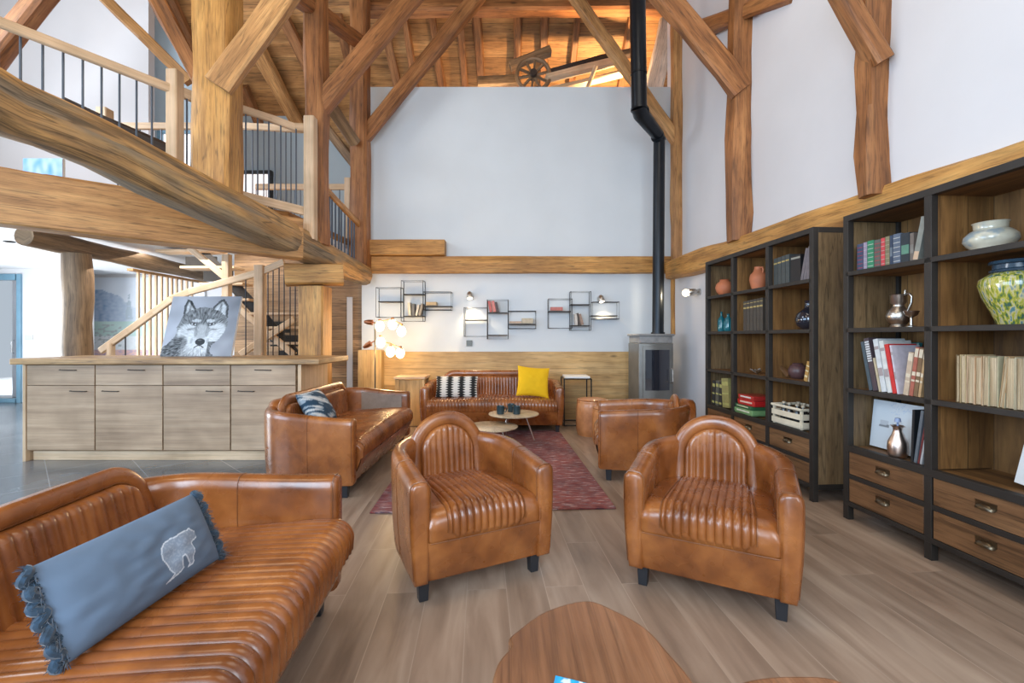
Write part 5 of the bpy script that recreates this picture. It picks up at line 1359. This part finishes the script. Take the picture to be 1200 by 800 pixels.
# ---- near bookcase, top row: tartan books
tart=[((.05,.07,.13),(.5,.05,.06)),((.30,.25,.33),(.6,.55,.6)),((.03,.22,.11),(.65,.7,.6)),((.10,.10,.09),(.55,.05,.07)),((.55,.06,.07),(.7,.5,.45)),((.20,.18,.10),(.45,.42,.3)),((.03,.05,.09),(.2,.25,.3)),((.10,.13,.18),(.7,.7,.66)),((.02,.03,.04),(.15,.35,.25)),((.16,.13,.11),(.3,.28,.25))]
tl=['navy tartan book with a red label, first','mauve thin book, second','green tartan book, third','dark tartan book with a red label, fourth','crimson book, fifth','khaki bound book, sixth','dark blue book, seventh','blue and white checked book, eighth','black book with a green ornament, ninth','brown thin book, tenth']
xe=[1004,1011.5,1016,1024,1032,1037,1042.5,1046,1055.5,1066,1071]
yt=[286,284,282,281,279,277,276,274,273,273]
for i in range(10):
    bd=[(.10+.15*k,.122+.15*k) for k in range(6)]
    bk(xe[i]+.2,xe[i+1]-.1,yt[i],1,tart[i][0],tl[i]+' from the left, near bookcase top shelf',depth=.15,stripes=(tuple(.7*q for q in tart[i][1]),bd if i not in(6,8,9) else [(.3,.6)]))
bk(1069,1075.5,257,1,(.24,.25,.22),'tall grey-green book leaning at the right of the tartan books',lean=12,depth=.18,stripes=((.6,.42,.28),[(.03,.22)]))
# cream vase
t=vessel('cream_vase','squat cream glazed vase with a collar neck on the near bookcase','vase',1161,1,.17,[(.001,0),(.062,0),(.066,.012),(.092,.035),(.108,.06),(.106,.085),(.085,.11),(.066,.122),(.068,.15),(.074,.156),(.066,.158),(.058,.15),(.056,.12),(.001,.1)],colm((.52,.50,.38),.25,.6))
def vasefn_mat(name,stops,sc):
    m,t_,b=nt(name); tc=N(t_,'ShaderNodeTexCoord'); mp=N(t_,'ShaderNodeMapping'); mp.inputs['Scale'].default_value=sc
    n=N(t_,'ShaderNodeTexNoise'); n.inputs['Scale'].default_value=1; n.inputs['Detail'].default_value=4; t_.links.new(tc.outputs['Object'],mp.inputs[0]); t_.links.new(mp.outputs[0],n.inputs['Vector'])
    t_.links.new(ramp(t_,n.outputs['Fac'],stops),b.inputs['Base Color']); b.inputs['Roughness'].default_value=.15; b.inputs['Coat Weight'].default_value=.7; return m
mg=vasefn_mat('dripped_green_yellow_glaze',[(.36,(.05,.12,.09)),(.44,(.20,.26,.03)),(.5,(.46,.42,.06)),(.57,(.55,.50,.28)),(.64,(.10,.22,.24))],(70,70,5.0))
mcr=vasefn_mat('cream_and_grey_glaze',[(.4,(.28,.34,.36)),(.5,(.55,.52,.40)),(.62,(.62,.60,.48))],(9,9,14))
t.children[0].data.materials[0]=mcr
t=vessel('lidded_vase','large green and yellow drip-glazed vase with a dark lid at the right edge','vase',1193,2,.18,[(.001,0),(.070,0),(.075,.01),(.098,.07),(.128,.14),(.145,.205),(.140,.235),(.105,.262),(.088,.27),(.001,.27)],mg)
mb=MB(); mb.lathe([(.001,.268),(.100,.268),(.104,.278),(.092,.285),(.090,.305),(.106,.311),(.102,.325),(.06,.333),(.001,.335)],32); mb.build('lid',colm((.03,.06,.09),.2,.6),t)
# pewter jug
t=vessel('pewter_jug','small pewter jug with a curved handle on the near bookcase','jug',1053,2,.14,[(.001,0),(.045,0),(.048,.006),(.038,.02),(.058,.045),(.066,.075),(.058,.105),(.034,.130),(.030,.148),(.042,.16),(.044,.205),(.047,.21),(.040,.212),(.036,.16),(.001,.15)],M['silver'])
mb=MB(); mb.tube([(.042,0,.205),(.07,0,.212),(.088,0,.19),(.084,0,.15),(.066,0,.115),(.058,0,.10)],.006,8); mb.build('handle',M['silver'],t)
mb=MB(); mb.tube([(-.035,0,.205),(-.055,0,.212)],[.012,.006],8); mb.build('spout',M['silver'],t)
mb=MB(); mb.tube([(.045,0,.212),(.045,0,.235)],[.008,.004],8); mb.build('thumb_rest',M['silver'],t)
mt=place(1068,2,.11); t=thing('pewter_spout_cup','little pewter cup on a stem beside the pewter jug','cup',M=mt)
mb=MB(); mb.lathe([(.001,0),(.03,0),(.03,.006),(.008,.014),(.007,.06),(.03,.075),(.04,.10),(.036,.10),(.001,.08)],20); mb.build('body',M['silver'],t)
# row 3 leaning books
r3=[(1010.5,1014.5,401,(.06,.09,.11),-12,'dark slate book, first of the leaning row'),(1015,1021,397,(.07,.05,.06),-12,'tall dark book with pale spine letters, second of the leaning row'),(1022,1024.5,420,(.5,.42,.28),-12,'low cream booklet, third of the leaning row'),(1025,1031,398,(.62,.64,.64),-11,'tall white book, fourth of the leaning row'),(1032,1037.5,400,(.66,.66,.62),-11,'white book with faint print, fifth of the leaning row'),(1038,1043,404,(.58,.03,.03),-11,'red book, sixth of the leaning row'),(1043.5,1045.5,405,(.6,.55,.6),-10,'thin pinkish-white book, seventh of the leaning row')]
for a,b,y,c,l,lab in r3:
    st=((.6,.62,.62),[(.55+.045*k,.58+.045*k) for k in range(9)]) if 'letters' in lab else (((.35,.3,.3),[(.3,.45),(.8,.86)]) if 'white' in lab else None)
    bk(a+8,b+8,y,3,c,lab+', near bookcase',lean=l,depth=.19,stripes=st)
for a,b,y,c,l,lab in [(1058,1064,413,(.55,.42,.30),8,'cream book leaning right after the teal book'),(1065,1069.5,407,(.40,.12,.08),8,'brown-red book second after the teal book'),(1070,1075,408,(.20,.12,.06),8,'dark brown book third after the teal book'),(1075.5,1078.5,410,(.50,.32,.16),8,'tan book by the upright, last of the row')]:
    bk(a,b,y,3,c,lab+', near bookcase',lean=l,depth=.17,stripes=((.7,.6,.45),[(.8,.97),(.3,.34),(.42,.5)]))
# teal book facing out, with script lettering
px_t=1052; ins=.25; p=onp(px_t,ins); hh=ht(px_t,401,3,ins); mt=Matrix.Translation((p.x,p.y,L_[3]+.003))@Matrix.Rotation(TH,4,'Z')@Matrix.Rotation(math.radians(-7),4,'X')
ww=(onp(1034,ins)-onp(1070,ins)).length
t=thing('teal_book','large teal book facing out with pale script lettering','book',M=mt)
mb=MB(); mb.box((0,.012,hh/2),(ww,.024,hh)); mb.build('cover',colm((.02,.20,.22),.3,.5),t,bevel=.001)
def tealfn(u,v):
    if v>.90: return (.45,.52,.48)
    if v<.42-.25*u+.06*math.sin(u*6): return (.005,.02,.045)
    return (.02,.26+.1*mnoise.noise(Vector((u*3,v*3,1))),.27)
mb=MB(); cols=picture(mb,tealfn,ww*.98,hh*.98,50,50,Matrix.Identity(4),-.001); mb.build('cover_picture',M['paint'],t,cols=cols,recalc=False)
def text(s_,size,parent,loc,mat,rot=(PI/2,0,0),name='lettering',shear=0):
    cu=bpy.data.curves.new(name,'FONT'); cu.body=s_; cu.size=size; cu.extrude=.0006; cu.align_x='CENTER'; cu.shear=shear; cu.materials.append(mat)
    tmp=bpy.data.objects.new('tmp',cu); COL.objects.link(tmp); bpy.context.view_layer.update(); me=bpy.data.meshes.new_from_object(tmp.evaluated_get(bpy.context.evaluated_depsgraph_get())); bpy.data.objects.remove(tmp)
    o=bpy.data.objects.new(name,me); COL.objects.link(o); o.parent=parent; o.location=loc; o.rotation_euler=rot; return o
text('Mau',.075,t,(-.03,-.003,hh*.66),M['whitepaper'],shear=.4)
mb=MB(); mb.tube([(-.02+.004*k,-.002,hh*.69+.004*math.sin(k*1.3)) for k in range(26)],.0016,4); mb.tube([(-.03+.004*k,-.002,hh*.62+.003*math.sin(k*1.7)) for k in range(26)],.0012,4); mb.build('script_flourish',M['whitepaper'],t)
# old yellowed volumes
random.seed(11)
xs_o=[1120,1123.5]; labs=[]
ld=[('narrow spine-worn old volume at the left end',1120,1124,(.22,.15,.07),None),('old volume with buff page edges, second',1124.5,1131,(.50,.38,.20),0),('old volume with pinkish page edges, third',1131.5,1141,(.55,.38,.24),0),('old volume with orange-tinted pages, fourth',1141.5,1150,(.52,.33,.18),0),('ragged old volume, fifth',1150.5,1157,(.56,.42,.26),0),('grey-cream thick old volume, sixth',1157.5,1169,(.44,.41,.26),0),('thin curling old volume, seventh',1169.5,1175,(.50,.32,.16),0),('thick grey-buff old volume, eighth',1176,1188,(.45,.40,.26),0),('last buff old volume near the right edge',1189,1200,(.50,.42,.28),0)]
mpage=wood('old_page_edges',(.28,.19,.10),(.52,.40,.25),(.66,.54,.36),sx=.8,sy=180,knot=0,bump=.3)
for k,(lab,a,b,c,_) in enumerate(ld):
    w_=(onp(a,.04)-onp(b,.04)).length; h_=.255+random.uniform(-.006,.006); cc=onp((a+b)/2,.04)+DY*.09; lean=[0,0,1,0,1,0,6,1,0][k]
    mt=Matrix.Translation((cc.x,cc.y,L_[3]+.002+abs(math.sin(math.radians(lean)))*w_/2))@Matrix.Rotation(TH,4,'Z')@Matrix.Rotation(math.radians(lean),4,'Y')
    t=thing('old_volume',lab+', near bookcase','book',M=mt)
    mb=MB(); mb.box((-w_/2+.0015,0,h_/2),(.003,.175,h_)); mb.box((w_/2-.0015,0,h_/2),(.003,.175,h_)); mb.box((0,.086,h_/2),(w_,.003,h_)); mb.build('cover',colm(c,.7),t)
    mb=MB()
    def pg(u,v): return ((-.5+u)*(w_-.008), -.082-.008*math.sin(PI*u)+.0035*mnoise.noise(Vector((u*9+k*7,v*1.5,0))), .004+v*(h_-.010))
    g=MB(); g.grid(pg,14,8,us=w_,vs_=h_); g.uv=[[(v,u) for u,v in q] for q in g.uv]; g.box((0,.0,h_/2),(w_-.008,.15,h_-.012),ax=2); g.build('pages',mpage,t,recalc=False)
# row 4
ins=.15; ww=.36; p=on_front(988)+DX*(.05+ww/2)+DY*ins; hh=.315
mt=Matrix.Translation((p.x,p.y,L_[4]+.003))@Matrix.Rotation(TH,4,'Z')@Matrix.Rotation(math.radians(-6),4,'X')
t=thing('white_picture_panel','white picture panel with a small grey sketch on the near bookcase','picture',M=mt)
def wpic(u,v):
    c=(.66,.72,.76)
    if v>.74 and .35<u<.75 and mnoise.noise(Vector((u*30,v*40,1)))>.25: c=(.5,.6,.72)
    if .16<u<.36 and .44<v<.56 and v<.46+.1*(u-.1) +.02: c=(.22,.24,.26)
    elif .18<u<.34 and .46<v<.60: c=(.52,.56,.60)
    return c
mb=MB(); cols=picture(mb,wpic,ww,hh,60,50,Matrix.Identity(4),-.001); mb.build('printed_face',M['paint'],t,cols=cols,recalc=False)
mb=MB(); mb.box((0,.010,hh/2),(ww,.02,hh)); mb.build('panel',M['whitepaper'],t)
t=vessel('copper_bottle','copper-coloured carafe with a silver rim before the white picture panel','carafe',1052,4,.07,[(.001,0),(.042,0),(.048,.01),(.052,.05),(.050,.09),(.030,.135),(.022,.16),(.024,.178),(.038,.19),(.034,.192),(.018,.175),(.001,.17)],simple('rose_copper',(.72,.58,.50),.32,metal=1),scale=1.0)
mb=MB(); mb.tube([(0,0,.19),(0,0,.215)],[.006,.005],8); mb.tube([(0,0,.215),(0,0,.237)],[.018,.014],12); mb.build('stopper',colm((.25,.32,.5),.3),t)
for a,b,y,c,l,lab in [(1067,1070,480,(.01,.012,.015),2,'black upright folder right of the white picture panel'),(1070.5,1074,480,(.12,.14,.16),8,'grey magazine leaning second after the panel'),(1075,1077,483,(.16,.03,.03),10,'dark red magazine leaning third after the panel'),(1077.5,1080,492,(.42,.42,.42),10,'light grey magazine last before the upright')]:
    bk(a,b,y,4,c,lab+', near bookcase',lean=l,depth=.2)
px_t=1203; p=onp(px_t,.15); mt=Matrix.Translation((p.x,p.y,L_[4]+.002))@Matrix.Rotation(TH,4,'Z')@Matrix.Rotation(math.radians(-8),4,'X')@Matrix.Rotation(math.radians(6),4,'Y')
t=thing('white_card','white card standing at the right edge of the lowest open shelf','card',M=mt)
mb=MB(); mb.box((0,0,.13),(.10,.012,.24)); mb.build('board',M['whitepaper'],t,bevel=.001)
